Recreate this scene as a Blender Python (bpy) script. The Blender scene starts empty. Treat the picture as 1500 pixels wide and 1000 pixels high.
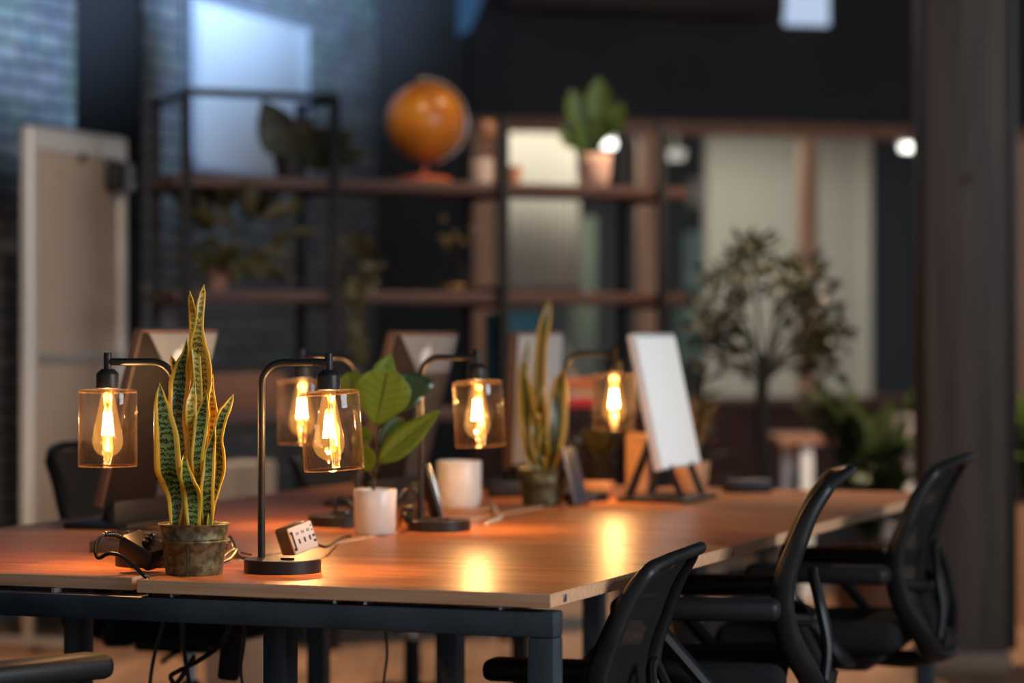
import bpy, bmesh, math, random
from mathutils import Vector, Matrix, Euler
random.seed(7)
PI = math.pi
C = bpy.context.scene.collection
sc = bpy.context.scene

# ------------------------------------------------------------------ helpers
def R(d): return math.radians(d)
CAMZ = 1.2; F = 4000.0; HY = 487.0
def at(px, py, Y):                       # world point seen at a pixel, at distance Y
    return Vector(((px-750)/F*Y, Y, CAMZ-(py-HY)/F*Y))
TZ = 0.744                               # height of the desk surface
def onz(px, py, z=TZ):
    Y = F*(CAMZ-z)/(py-HY)
    return Vector(((px-750)/F*Y, Y, z))

# ------------------------------------------------------------------ materials
MATS = {}
def mat(name, col, rough=.5, metal=0., spec=.5, emit=None, estr=0., alpha=1., coat=0., trans=0., bump=0., bscale=60., var=0., vscale=8., vcol=None, sub=0.):
    if name in MATS: return MATS[name]
    m = bpy.data.materials.new(name); m.use_nodes = True
    nt = m.node_tree; b = nt.nodes['Principled BSDF']
    b.inputs['Base Color'].default_value = (*col, 1)
    b.inputs['Roughness'].default_value = rough
    b.inputs['Metallic'].default_value = metal
    b.inputs['Specular IOR Level'].default_value = spec
    b.inputs['Alpha'].default_value = alpha
    b.inputs['Coat Weight'].default_value = coat
    b.inputs['Transmission Weight'].default_value = trans
    if emit:
        b.inputs['Emission Color'].default_value = (*emit, 1)
        b.inputs['Emission Strength'].default_value = estr
    tc = nt.nodes.new('ShaderNodeTexCoord')
    nz = nt.nodes.new('ShaderNodeTexNoise'); nz.inputs['Scale'].default_value = vscale
    nz.inputs['Detail'].default_value = 4
    nt.links.new(tc.outputs['Object'], nz.inputs['Vector'])
    if var > 0 or vcol:
        vc = vcol or tuple(c*(1-var) for c in col)
        mx = nt.nodes.new('ShaderNodeMix'); mx.data_type = 'RGBA'
        mx.inputs['A'].default_value = (*col, 1); mx.inputs['B'].default_value = (*vc, 1)
        rp = nt.nodes.new('ShaderNodeValToRGB')
        rp.color_ramp.elements[0].position = .38; rp.color_ramp.elements[1].position = .62
        nt.links.new(nz.outputs['Fac'], rp.inputs['Fac'])
        nt.links.new(rp.outputs['Color'], mx.inputs['Factor'])
        nt.links.new(mx.outputs['Result'], b.inputs['Base Color'])
    if bump > 0:
        n2 = nt.nodes.new('ShaderNodeTexNoise'); n2.inputs['Scale'].default_value = bscale
        nt.links.new(tc.outputs['Object'], n2.inputs['Vector'])
        bp = nt.nodes.new('ShaderNodeBump'); bp.inputs['Strength'].default_value = bump
        bp.inputs['Distance'].default_value = .01
        nt.links.new(n2.outputs['Fac'], bp.inputs['Height'])
        nt.links.new(bp.outputs['Normal'], b.inputs['Normal'])
    MATS[name] = m
    return m

def wood(name, c1, c2, c3, scale=(1.2, 14, 14), rough=.28, coat=0., planks=None, dark=None):
    m = bpy.data.materials.new(name); m.use_nodes = True
    nt = m.node_tree; b = nt.nodes['Principled BSDF']; N = nt.nodes.new; L = nt.links.new
    tc = N('ShaderNodeTexCoord'); mp = N('ShaderNodeMapping'); mp.inputs['Scale'].default_value = scale
    L(tc.outputs['Object'], mp.inputs['Vector'])
    nz = N('ShaderNodeTexNoise'); nz.inputs['Scale'].default_value = 1.6; nz.inputs['Detail'].default_value = 6; nz.inputs['Distortion'].default_value = .6
    L(mp.outputs['Vector'], nz.inputs['Vector'])
    rp = N('ShaderNodeValToRGB'); e = rp.color_ramp.elements
    e[0].position = .3; e[0].color = (*c1, 1); e[1].position = .72; e[1].color = (*c3, 1)
    k = e.new(.5); k.color = (*c2, 1)
    L(nz.outputs['Fac'], rp.inputs['Fac'])
    out = rp.outputs['Color']
    if dark:                                  # short dark grain flecks
        mp2 = N('ShaderNodeMapping'); mp2.inputs['Scale'].default_value = (scale[0]*2.2, scale[1]*3.0, scale[2]*3.0)
        L(tc.outputs['Object'], mp2.inputs['Vector'])
        n2 = N('ShaderNodeTexNoise'); n2.inputs['Scale'].default_value = 1.5; n2.inputs['Detail'].default_value = 5; n2.inputs['Distortion'].default_value = 1.6
        L(mp2.outputs['Vector'], n2.inputs['Vector'])
        r2 = N('ShaderNodeValToRGB'); r2.color_ramp.elements[0].position = .60; r2.color_ramp.elements[1].position = .70
        L(n2.outputs['Fac'], r2.inputs['Fac'])
        mx = N('ShaderNodeMix'); mx.data_type = 'RGBA'; L(r2.outputs['Color'], mx.inputs['Factor'])
        L(out, mx.inputs['A']); mx.inputs['B'].default_value = (*dark, 1); out = mx.outputs['Result']
    if planks:
        br = N('ShaderNodeTexBrick'); br.inputs['Scale'].default_value = 1.0
        br.inputs['Brick Width'].default_value = planks[0]; br.inputs['Row Height'].default_value = planks[1]
        br.inputs['Mortar Size'].default_value = .003; br.inputs['Color1'].default_value = (1, 1, 1, 1)
        br.inputs['Color2'].default_value = (.72, .72, .72, 1); br.inputs['Mortar'].default_value = (.25, .2, .18, 1)
        L(tc.outputs['Object'], br.inputs['Vector'])
        mm = N('ShaderNodeMix'); mm.data_type = 'RGBA'; mm.blend_type = 'MULTIPLY'; mm.inputs['Factor'].default_value = 1
        L(out, mm.inputs['A']); L(br.outputs['Color'], mm.inputs['B']); out = mm.outputs['Result']
    L(out, b.inputs['Base Color'])
    b.inputs['Roughness'].default_value = rough
    b.inputs['Coat Weight'].default_value = coat; b.inputs['Coat Roughness'].default_value = .12
    bp = N('ShaderNodeBump'); bp.inputs['Strength'].default_value = .06; bp.inputs['Distance'].default_value = .004
    L(nz.outputs['Fac'], bp.inputs['Height']); L(bp.outputs['Normal'], b.inputs['Normal'])
    return m

def thin_ior(nt, fr, ior):
    """same reflectance from both sides of a thin pane"""
    g = nt.nodes.new('ShaderNodeNewGeometry'); mr = nt.nodes.new('ShaderNodeMapRange')
    mr.inputs['To Min'].default_value = ior; mr.inputs['To Max'].default_value = 1/ior
    nt.links.new(g.outputs['Backfacing'], mr.inputs['Value']); nt.links.new(mr.outputs['Result'], fr.inputs['IOR'])

def clear_glass(name, tint, edge=.5, gloss=1., rough=.0, edgecol=None, dust=0.):
    """thin glass: lets light straight through, mirrors at grazing angles, tinted at its thick edges"""
    m = bpy.data.materials.new(name); m.use_nodes = True
    nt = m.node_tree; N = nt.nodes.new; L = nt.links.new
    nt.nodes.remove(nt.nodes['Principled BSDF']); out = nt.nodes['Material Output']
    tr = N('ShaderNodeBsdfTransparent'); gl = N('ShaderNodeBsdfGlossy'); gl.inputs['Roughness'].default_value = rough
    lw = N('ShaderNodeLayerWeight'); lw.inputs['Blend'].default_value = edge
    rp = N('ShaderNodeMix'); rp.data_type = 'RGBA'
    rp.inputs['A'].default_value = (*tint, 1); rp.inputs['B'].default_value = (*(edgecol or tuple(t*.55 for t in tint)), 1)
    pw = N('ShaderNodeMath'); pw.operation = 'POWER'; pw.inputs[1].default_value = 2.5
    L(lw.outputs['Facing'], pw.inputs[0]); L(pw.outputs[0], rp.inputs['Factor']); L(rp.outputs['Result'], tr.inputs['Color'])
    fr = N('ShaderNodeFresnel'); thin_ior(nt, fr, 1.5)
    mu = N('ShaderNodeMath'); mu.operation = 'MULTIPLY'; mu.inputs[1].default_value = gloss
    L(fr.outputs[0], mu.inputs[0])
    mx = N('ShaderNodeMixShader'); L(mu.outputs[0], mx.inputs[0]); L(tr.outputs[0], mx.inputs[1]); L(gl.outputs[0], mx.inputs[2])
    last = mx.outputs[0]
    if dust:                                   # fine dust and seeds in the glass catch the bulb's light
        tc = N('ShaderNodeTexCoord'); nz = N('ShaderNodeTexNoise'); nz.inputs['Scale'].default_value = 90; nz.inputs['Detail'].default_value = 5
        mp = N('ShaderNodeMapping'); mp.inputs['Scale'].default_value = (1, 1, .25); L(tc.outputs['Object'], mp.inputs['Vector']); L(mp.outputs['Vector'], nz.inputs['Vector'])
        ml = N('ShaderNodeMapRange'); ml.inputs['From Min'].default_value = .35; ml.inputs['From Max'].default_value = .75; ml.inputs['To Min'].default_value = dust*.5; ml.inputs['To Max'].default_value = dust*2
        L(nz.outputs['Fac'], ml.inputs['Value'])
        tl = N('ShaderNodeBsdfTranslucent'); tl.inputs[0].default_value = (1, .72, .42, 1); m2 = N('ShaderNodeMixShader')
        p8 = N('ShaderNodeMath'); p8.operation = 'POWER'; p8.inputs[1].default_value = 7.; L(lw.outputs['Facing'], p8.inputs[0])
        k8 = N('ShaderNodeMath'); k8.operation = 'MULTIPLY_ADD'; k8.inputs[1].default_value = .06; L(p8.outputs[0], k8.inputs[0]); L(ml.outputs['Result'], k8.inputs[2])
        L(k8.outputs[0], m2.inputs[0]); L(last, m2.inputs[1]); L(tl.outputs[0], m2.inputs[2]); last = m2.outputs[0]
    L(last, out.inputs['Surface'])
    return m

def emission(name, col, strength):
    m = bpy.data.materials.new(name); m.use_nodes = True
    nt = m.node_tree; nt.nodes.remove(nt.nodes['Principled BSDF'])
    e = nt.nodes.new('ShaderNodeEmission'); e.inputs[0].default_value = (*col, 1); e.inputs[1].default_value = strength
    nt.links.new(e.outputs[0], nt.nodes['Material Output'].inputs['Surface'])
    return m

# ------------------------------------------------------------------ mesh tools
def finish(bm, name, m, parent=None, smooth=True, ang=38, sub=0, loc=None, rotz=None):
    bmesh.ops.recalc_face_normals(bm, faces=bm.faces)
    for f in bm.faces: f.smooth = smooth
    if smooth:
        for e in bm.edges:
            if len(e.link_faces) == 2 and e.calc_face_angle(0) > R(ang): e.smooth = False
    me = bpy.data.meshes.new(name); bm.to_mesh(me); bm.free()
    for mm in (m if isinstance(m, (list, tuple)) else [m]): me.materials.append(mm)
    o = bpy.data.objects.new(name, me); C.objects.link(o)
    if parent: o.parent = parent
    if loc is not None: o.location = loc
    if rotz is not None: o.rotation_euler = (0, 0, rotz)
    if sub:
        s = o.modifiers.new('s', 'SUBSURF'); s.levels = sub; s.render_levels = sub
    return o

def box(bm, c, s, bev=0., rot=None, seg=2):
    ret = bmesh.ops.create_cube(bm, size=1.0); vs = ret['verts']
    for v in vs: v.co = Vector((v.co.x*s[0], v.co.y*s[1], v.co.z*s[2]))
    if bev > 0:
        es = list({e for v in vs for e in v.link_edges})
        r = bmesh.ops.bevel(bm, geom=es, offset=bev, segments=seg, affect='EDGES', profile=.5)
        vs = list({v for f in r['faces'] for v in f.verts} | {v for v in vs if v.is_valid})
        vs = [v for v in vs if v.is_valid]
    M = Matrix.Translation(c) @ (rot.to_matrix().to_4x4() if isinstance(rot, Euler) else (rot if rot is not None else Matrix()))
    for v in vs: v.co = M @ v.co
    return vs

def lathe(bm, prof, seg=32, M=None, cap0=False, cap1=False):
    rings = []
    for r, z in prof:
        ring = []
        for i in range(seg):
            a = 2*PI*i/seg
            p = Vector((r*math.cos(a), r*math.sin(a), z))
            ring.append(bm.verts.new(M @ p if M else p))
        rings.append(ring)
    for a, b in zip(rings, rings[1:]):
        for i in range(seg):
            j = (i+1) % seg
            bm.faces.new((a[i], a[j], b[j], b[i]))
    if cap0: bm.faces.new(rings[0][::-1])
    if cap1: bm.faces.new(rings[-1])
    return rings

def spline(pts, n=6):
    pts = [Vector(p) for p in pts]
    if len(pts) < 3: return pts
    P = [2*pts[0]-pts[1]] + pts + [2*pts[-1]-pts[-2]]
    out = []
    for i in range(1, len(P)-2):
        for k in range(n):
            t = k/n; a, b, c, d = P[i-1], P[i], P[i+1], P[i+2]
            out.append(.5*((2*b)+(-a+c)*t+(2*a-5*b+4*c-d)*t*t+(-a+3*b-3*c+d)*t**3))
    out.append(pts[-1]); return out

def tube(bm, pts, r, seg=10, closed=False, flat=None):
    pts = [Vector(p) for p in pts]; n = len(pts); rings = []
    up = None
    for i, p in enumerate(pts):
        if closed: t = pts[(i+1) % n]-pts[i-1]
        else: t = pts[min(i+1, n-1)]-pts[max(i-1, 0)]
        t = t.normalized() if t.length > 1e-9 else Vector((0, 0, 1))
        if up is None:
            up = Vector((0, 0, 1)) if abs(t.z) < .9 else Vector((1, 0, 0))
        s = t.cross(up)
        if s.length < 1e-6: s = t.orthogonal()
        s.normalize(); up = s.cross(t).normalized()
        rr = r[i] if isinstance(r, (list, tuple)) else r
        f = flat or 1.
        rings.append([bm.verts.new(p+s*(math.cos(2*PI*k/seg)*rr*f)+up*(math.sin(2*PI*k/seg)*rr)) for k in range(seg)])
    m = n if closed else n-1
    for i in range(m):
        a, b = rings[i], rings[(i+1) % n]
        for k in range(seg):
            j = (k+1) % seg
            try: bm.faces.new((a[k], a[j], b[j], b[k]))
            except ValueError: pass
    if not closed:
        bm.faces.new(rings[0][::-1]); bm.faces.new(rings[-1])
    return rings

def sweep(bm, pts, axes, hn, ho, seg=10, closed=True):
    """sweep an ellipse: axes[i] = (n, o) directions, half sizes hn along n and ho along o"""
    rings = []
    for ip, (p, (a, b)) in enumerate(zip(pts, axes)):
        hq = hn[ip] if isinstance(hn, list) else hn
        rings.append([bm.verts.new(p+a*(math.cos(2*PI*k/seg)*hq)+b*(math.sin(2*PI*k/seg)*ho)) for k in range(seg)])
    n = len(pts)
    for i in range(n if closed else n-1):
        a, b = rings[i], rings[(i+1) % n]
        for k in range(seg):
            j = (k+1) % seg
            bm.faces.new((a[k], a[j], b[j], b[k]))
    if not closed:
        bm.faces.new(rings[0][::-1]); bm.faces.new(rings[-1])

def prism(bm, poly, y0, y1):
    """poly in (x, z), extruded along y"""
    a = [bm.verts.new((x, y0, z)) for x, z in poly]; b = [bm.verts.new((x, y1, z)) for x, z in poly]
    bm.faces.new(a); bm.faces.new(b[::-1]); n = len(poly)
    for i in range(n): bm.faces.new((a[i], a[(i+1) % n], b[(i+1) % n], b[i]))

def blade(bm, base, tip, width, nrm, prof=None, droop=0., cup=.25, nl=8, uvl=None, thick=0.):
    """one leaf blade from base to tip: width profile, cupped across, drooping along nrm"""
    base = Vector(base); tip = Vector(tip); d = tip-base; L = d.length; d = d/L
    nrm = Vector(nrm); nrm = (nrm-d*nrm.dot(d)); nrm = nrm.normalized() if nrm.length > 1e-6 else d.orthogonal().normalized()
    s = d.cross(nrm).normalized()
    prof = prof or [.08, .5, .85, 1, .95, .75, .45, .04]
    rows = []
    for i in range(nl+1):
        t = i/nl; x = t*(len(prof)-1); k = min(int(x), len(prof)-2); w = prof[k]+(prof[k+1]-prof[k])*(x-k); w *= width/2
        c = base+d*(L*t)+nrm*(-droop*L*(t*t)+droop*L*.3*t)
        row = []
        for q in (-1, -.55, 0, .55, 1):
            row.append((bm.verts.new(c+s*(q*w)+nrm*(cup*w*q*q)), q, t))
        rows.append(row)
    fs = []
    for a, b in zip(rows, rows[1:]):
        for k in range(4):
            f = bm.faces.new((a[k][0], a[k+1][0], b[k+1][0], b[k][0])); fs.append(f)
            if uvl:
                for lp, (v, q, t) in zip(f.loops, (a[k], a[k+1], b[k+1], b[k])): lp[uvl].uv = (q*.5+.5, t)
    return fs

def thing(name, label, cat, loc=(0, 0, 0), rotz=0., group=None):
    o = bpy.data.objects.new(name, None); C.objects.link(o); o.empty_display_size = .05
    o.location = loc; o.rotation_euler = (0, 0, rotz)
    return tag(o, label, cat, group)
def tag(o, label, cat, group=None):
    o['label'] = label; o['category'] = cat
    if group: o['group'] = group
    return o
def struct(o):
    o['kind'] = 'structure'; return o
def B(): return bmesh.new()

# ------------------------------------------------------------------ palette
black_metal = mat('black_metal', (.013, .0125, .012), .42, 0., .35, bump=.03, bscale=300)
blue_steel = mat('painted_steel', (.042, .055, .068), .42, .25, .5, var=.35, vscale=9, bump=.03, bscale=40)
black_plastic = mat('black_plastic', (.012, .012, .013), .5, spec=.3, bump=.02, bscale=400)
gloss_plastic = mat('gloss_plastic', (.008, .008, .0085), .42, spec=.3)
black_fabric = mat('black_fabric', (.011, .011, .012), .85, spec=.2, bump=.3, bscale=500)
shelf_metal = mat('shelf_metal', (.007, .007, .008), .6, 0., .25)
chrome = mat('chrome', (.6, .6, .62), .18, 1.)
cable_m = mat('cable_rubber', (.012, .011, .011), .35)
white_ceramic = mat('white_ceramic', (.74, .68, .62), .32, var=.04, vscale=20)
soil_m = mat('soil', (.05, .03, .018), .95, bump=.8, bscale=200, var=.4, vscale=90)
tabletop_m = wood('desk_wood', (.33, .10, .030), (.49, .165, .050), (.62, .235, .076), (1.4, 15, 15), .34, .0, dark=(.15, .045, .016))
tabletop_m.node_tree.nodes['Principled BSDF'].inputs['Specular IOR Level'].default_value = .22
edge_m = wood('desk_edge_wood', (.56, .29, .155), (.70, .385, .21), (.80, .47, .28), (2, 90, 60), .5)
floor_m = wood('floor_wood', (.24, .125, .068), (.31, .165, .09), (.38, .21, .12), (12, 1.2, 12), .42, planks=(.16, 1.8))
shelf_wood = wood('dark_shelf_wood', (.035, .012, .009), (.048, .017, .012), (.065, .024, .016), (1.5, 16, 16), .6)
frame_wood = wood('partition_wood', (.26, .115, .058), (.33, .15, .076), (.40, .19, .10), (16, 16, 1.2), .5)
post_wood = wood('post_wood', (.66, .33, .18), (.76, .40, .23), (.85, .47, .28), (16, 16, 1.2), .5)
redwood = wood('red_panel_wood', (.07, .018, .010), (.095, .024, .012), (.125, .033, .016), (14, 14, 1.5), .65)
pillar_m = wood('old_timber', (.030, .019, .015), (.055, .036, .028), (.085, .058, .045), (13, 13, .7), .6)
alu = mat('aluminium', (.62, .60, .56), .35, .8, bump=.02, bscale=200)
silver = mat('silver_back', (.18, .235, .285), .45, .2)
bronze = mat('bronze_edge', (.15, .085, .06), .5, .3)
dark_back = mat('dark_panel_back', (.009, .0075, .0075), .6, 0., .15)
cream = mat('cream_plaster', (.66, .62, .54), .8, var=.06, vscale=2)
dark_wall = mat('dark_wall', (.036, .037, .039), .85, var=.2, vscale=2)
dark_navy = mat('dark_door', (.007, .008, .010), .5)

def brick_mat():
    m = bpy.data.materials.new('blue_grey_brick'); m.use_nodes = True
    nt = m.node_tree; b = nt.nodes['Principled BSDF']; N = nt.nodes.new; L = nt.links.new
    tc = N('ShaderNodeTexCoord'); mp = N('ShaderNodeMapping'); L(tc.outputs['Object'], mp.inputs['Vector'])
    mp.inputs['Rotation'].default_value = (R(90), 0, 0)
    br = N('ShaderNodeTexBrick'); L(mp.outputs['Vector'], br.inputs['Vector'])
    br.inputs['Scale'].default_value = 1.; br.inputs['Brick Width'].default_value = .24; br.inputs['Row Height'].default_value = .08
    br.inputs['Mortar Size'].default_value = .010; br.inputs['Mortar Smooth'].default_value = .3
    br.inputs['Color1'].default_value = (.15, .165, .175, 1); br.inputs['Color2'].default_value = (.25, .27, .28, 1); br.inputs['Mortar'].default_value = (.045, .05, .055, 1)
    nz = N('ShaderNodeTexNoise'); nz.inputs['Scale'].default_value = 6; L(mp.outputs['Vector'], nz.inputs['Vector'])
    mx = N('ShaderNodeMix'); mx.data_type = 'RGBA'; mx.blend_type = 'MULTIPLY'; mx.inputs['Factor'].default_value = .5
    L(br.outputs['Color'], mx.inputs['A']); L(nz.outputs['Color'], mx.inputs['B']); L(mx.outputs['Result'], b.inputs['Base Color'])
    b.inputs['Roughness'].default_value = .75
    bp = N('ShaderNodeBump'); bp.inputs['Strength'].default_value = .5; bp.inputs['Distance'].default_value = .01; bp.invert = True
    L(br.outputs['Fac'], bp.inputs['Height']); L(bp.outputs['Normal'], b.inputs['Normal'])
    return m
brick_m = brick_mat()

# ------------------------------------------------------------------ directions
U = Vector((.3528, .9357, 0)); V = Vector((-.9357, .3528, 0))      # along and across the bench desk
TH = math.atan2(-.3528, .9357)                                      # local x = -V, local y = U
P0 = Vector((.068, 4.762, 0))                                       # front right corner of the desk
def desk(v, u, z=TZ): p = P0+U*u+V*v; return Vector((p.x, p.y, z))
WL0 = Vector((-2.01, 11.5, 0))                                      # left brick wall runs along U through here
def wl(px, py):
    t = (px-750)/F
    k = (t*WL0.y-WL0.x)/(U.x-t*U.y)
    return at(px, py, WL0.y+U.y*k), k
WB0 = Vector((-.1875, 15., 0)); WBD = Vector((1, .25, 0)).normalized(); WBN = Vector((-WBD.y, WBD.x, 0))
WBA = math.atan2(.25, 1)
def wb(px, off=0.):                                                 # distance along the back partition for a pixel column
    o = WB0+WBN*off; t = (px-750)/F
    return (t*o.y-o.x)/(WBD.x-t*WBD.y)
def wbz(px, py, off=0.):
    s = wb(px, off); Y = WB0.y+WBN.y*off+WBD.y*s
    return CAMZ-(py-HY)/F*Y

# ------------------------------------------------------------------ room shell
bm = B(); box(bm, (1.5, 9.5, -.03), (13, 21, .06)); struct(finish(bm, 'floor', floor_m, smooth=False))
bm = B(); box(bm, (1.5, 11., 4.25), (13, 18, .1)); struct(finish(bm, 'ceiling', dark_wall, smooth=False))
# brick wall: local x along U
bm = B(); box(bm, (-2.0, .06, 2.1), (12.2, .12, 4.2)); struct(finish(bm, 'wall_left', brick_m, smooth=False, loc=WL0, rotz=math.atan2(U.y, U.x)))
# back wall above the glazed partition, and the solid stretch left of it
so = wb(690)
bm = B(); box(bm, ((so+7)/2, .08, (2.38+4.2)/2), (7-so, .16, 1.82)); box(bm, ((so-1.2)/2-.02, .08, 2.1), (so+1.2, .16, 4.2))
struct(finish(bm, 'wall_back', dark_wall, smooth=False, loc=WB0, rotz=WBA))
# dado under the glazing
bm = B(); box(bm, ((so+7)/2, .06, .40), (7-so, .10, .80)); struct(finish(bm, 'trim_1', redwood, smooth=False, loc=WB0, rotz=WBA))

# glazed partition
win = bpy.data.objects.new('window_1', None); C.objects.link(win); win.location = WB0; win.rotation_euler = (0, 0, WBA); struct(win)
ZS, ZH = .80, 2.31
bm = B(); box(bm, ((so+7)/2, .04, 2.345), (7-so, .12, .075), .006); finish(bm, 'frame', frame_wood, win)
bm = B(); box(bm, ((so+7)/2, .0, .815), (7-so, .22, .05), .006); finish(bm, 'sill', wood('sill_wood', (.12, .035, .018), (.16, .05, .024), (.2, .065, .03), (1.5, 14, 14), .45), win)
posts = [(709, .12), (950, .085), (1187, .085), (1499, .12)]
for px, w in posts:
    bm = B(); box(bm, (wb(px), .04, (ZS+ZH)/2+.02), (w, .12, ZH-ZS-.04), .006); finish(bm, 'mullion', post_wood, win)
pane_m = clear_glass('pane_glass', (.93, .95, .94), .4, .6)
xs = [wb(p) for p, _ in posts]
for a, b in zip(xs, xs[1:]):
    bm = B(); box(bm, ((a+b)/2, .05, (ZS+ZH)/2+.02), (b-a-.10, .008, ZH-ZS-.05)); finish(bm, 'pane', pane_m, win, smooth=False)

# the lit room behind the glass
def back_struct(name, x0, x1, off, z0, z1, m, thick=.1):
    bm = B(); box(bm, ((x0+x1)/2, off+thick/2, (z0+z1)/2), (x1-x0, thick, z1-z0))
    return struct(finish(bm, name, m, smooth=False, loc=WB0, rotz=WBA))
OF = 2.4
back_struct('wall_far', so-1, 6, OF+1.2, 0, 2.7, mat('grey_far_wall', (.05, .055, .055), .8))
back_struct('wall_middle', wb(1036, OF), wb(1172, OF), OF, 0, 2.62, cream)
back_struct('wall_inner', wb(1196, OF), wb(1276, OF), OF, 0, 2.62, cream)
back_struct('trim_2', wb(1262, OF-.03), wb(1276, OF-.03), OF-.04, 0, 2.6, mat('pale_jamb', (.78, .73, .64), .7), .04)
back_struct('door_1', wb(1278, OF), wb(1352, OF), OF+.05, 0, 2.3, dark_navy, .06)
back_struct('ceiling_far', so-1, 6, .2, 2.66, 2.74, mat('grey_ceiling', (.12, .12, .12), .9), 3.6)
# pale pleated roller curtain seen through the shelving
bm = B()
x0, x1 = wb(738, 1.2), wb(848, 1.2); n = 60; ra = []; rb = []
for i in range(n+1):
    x = x0+(x1-x0)*i/n; y = 1.2-.11*math.sin(PI*i/n)+.012*math.sin(i*1.05)
    ra.append(bm.verts.new((x, y, wbz(790, 420, 1.2)))); rb.append(bm.verts.new((x, y, wbz(790, 196, 1.2))))
for i in range(n): bm.faces.new((ra[i], ra[i+1], rb[i+1], rb[i]))
o = finish(bm, 'fabric', mat('pale_curtain_cloth', (.80, .74, .64), .85), None, ang=80)
so_ = o.modifiers.new('t', 'SOLIDIFY'); so_.thickness = .006
cur = thing('curtain', 'pale rounded fabric screen behind the glass, seen through the shelving', 'curtain', WB0, WBA); o.parent = cur
bm = B(); tube(bm, [(x0-.05, 1.2, wbz(790, 194, 1.2)), (x1+.05, 1.2, wbz(790, 194, 1.2))], .012); finish(bm, 'curtain_rail', black_metal, cur)
for z in (2.66,):
    for xx in (x0, x1):
        bm = B(); tube(bm, [(xx, 1.2, wbz(790, 194, 1.2)), (xx, 1.2, z)], .006); finish(bm, 'hanger', black_metal, cur)
# a green-grey glass block panel next to it
bm = B(); box(bm, ((wb(835, 1.4)+wb(872, 1.4))/2, 1.4, .95), (wb(872, 1.4)-wb(835, 1.4), .05, 1.9), .01)
tag(finish(bm, 'display_panel', mat('sage_panel', (.22, .27, .20), .5, var=.3, vscale=3), loc=WB0, rotz=WBA), 'narrow sage green panel standing beside the pale fabric screen', 'panel')
# pictures / papers seen through the next pane
def poster(name, pa, pb, off, m, label, cat):
    x0, z1 = wb(pa[0], off), wbz(pa[0], pa[1], off); x1, z0 = wb(pb[0], off), wbz(pb[0], pb[1], off)
    bm = B(); box(bm, ((x0+x1)/2, off, (z0+z1)/2), (x1-x0, .02, z1-z0), .004)
    return tag(finish(bm, name, m, loc=WB0, rotz=WBA), label, cat)
poster('paper_sheet', (1008, 262), (1035, 302), OF+1.17, mat('paper', (.95, .9, .84), .8), 'small white paper sheet on the dark wall left of the cream wall', 'paper')
poster('canvas_print', (1002, 340), (1034, 425), OF+1.17, mat('teal_print', (.55, .85, .85), .8, var=.5, vscale=14), 'pale teal print on the dark wall behind the olive tree', 'picture')
poster('canvas_print', (992, 452), (1030, 530), OF+1.17, mat('green_print', (.36, .62, .56), .8, var=.5, vscale=14), 'lower green print on the far wall beside the white monitor', 'picture')
# lamps inside that room
warm_white = emission('lamp_white', (1., .97, .90), 5.5)
def strip_light(px, py, w, h, off, label, st=None):
    x = wb(px, off); z = wbz(px, py, off); Y = WB0.y+off
    W, H = w/F*Y, h/F*Y
    t = thing('ceiling_light', label, 'light', WB0, WBA, 'lights in the room behind the glass')
    bm = B(); box(bm, (x, off, z), (W, .06, H), .012); finish(bm, 'diffuser', st or warm_white, t)
    bm = B(); box(bm, (x, off+.01, z+H/2+.012), (W+.02, .08, .022), .004); tube(bm, [(x, off+.01, z+H/2+.02), (x, off+.01, 2.67)], .006)
    finish(bm, 'housing', alu, t)
strip_light(898, 211, 36, 9, .9, 'bright hanging light seen just right of the shelf plant leaves')
strip_light(990, 230, 24, 7, 1.5, 'dim hanging light seen left of the cream wall', emission('lamp_dim', (1, .95, .85), .8))
strip_light(1336, 216, 34, 9, .9, 'bright hanging light beside the timber pillar')
def area(name, loc, rot, size, power, col, sy=None):
    l = bpy.data.lights.new(name, 'AREA'); l.energy = power; l.color = col; l.size = size
    if sy: l.shape = 'RECTANGLE'; l.size_y = sy
    o = bpy.data.objects.new(name, l); C.objects.link(o); o.location = loc; o.rotation_euler = rot; return o
p = WB0+WBD*1.3+WBN*1.1
area('far_room_lamp', (p.x, p.y, 2.6), (0, 0, WBA), 3., 46, (1., .92, .80), 1.6)

# high window slit, then a wedge of blue-lit brick
bm = B(); x0, x1 = wb(1150, -.02), wb(1214, -.02)
box(bm, ((x0+x1)/2, -.01, (wbz(1150, 36)+3.25)/2), (x1-x0, .03, 3.25-wbz(1150, 36)), .0)
o = struct(finish(bm, 'window_2', emission('day_glass', (.60, .74, 1.), .8), smooth=False, loc=WB0, rotz=WBA))
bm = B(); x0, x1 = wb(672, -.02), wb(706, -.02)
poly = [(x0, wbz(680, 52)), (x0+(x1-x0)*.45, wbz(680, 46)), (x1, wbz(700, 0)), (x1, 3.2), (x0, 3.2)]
prism(bm, poly, -.03, .0); struct(finish(bm, 'blue_lit_wedge', emission('painted_blue_light', (.10, .26, .55), .28), smooth=False, loc=WB0, rotz=WBA))  # glowing wedge stands in for blue light falling on brick
# brown roof beam near the top of the back wall
bm = B(); box(bm, ((wb(745, -.3)+wb(1142, -.3))/2, -.3, 2.96+.12), (wb(1142, -.3)-wb(745, -.3), .2, .26), .01)
struct(finish(bm, 'trim_3', mat('roof_beam_wood', (.035, .02, .016), .7), loc=WB0, rotz=WBA))

# dark column standing off the brick wall
c = at(160, 600, 11.25)
W = 92/F*11.25
col = thing('steel_column', 'black steel column behind the rolling whiteboard', 'column', (c.x, c.y, 0), R(4)); col['kind'] = 'thing'
col_m = mat('column_paint', (.010, .010, .011), .9, spec=.1)
bm = B(); box(bm, (0, 0, 2.1), (W, .24, 4.2), .006); finish(bm, 'shaft', col_m, col)
bm = B(); box(bm, (0, 0, .015), (W+.10, .34, .03), .004); finish(bm, 'base_plate', col_m, col)
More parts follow.
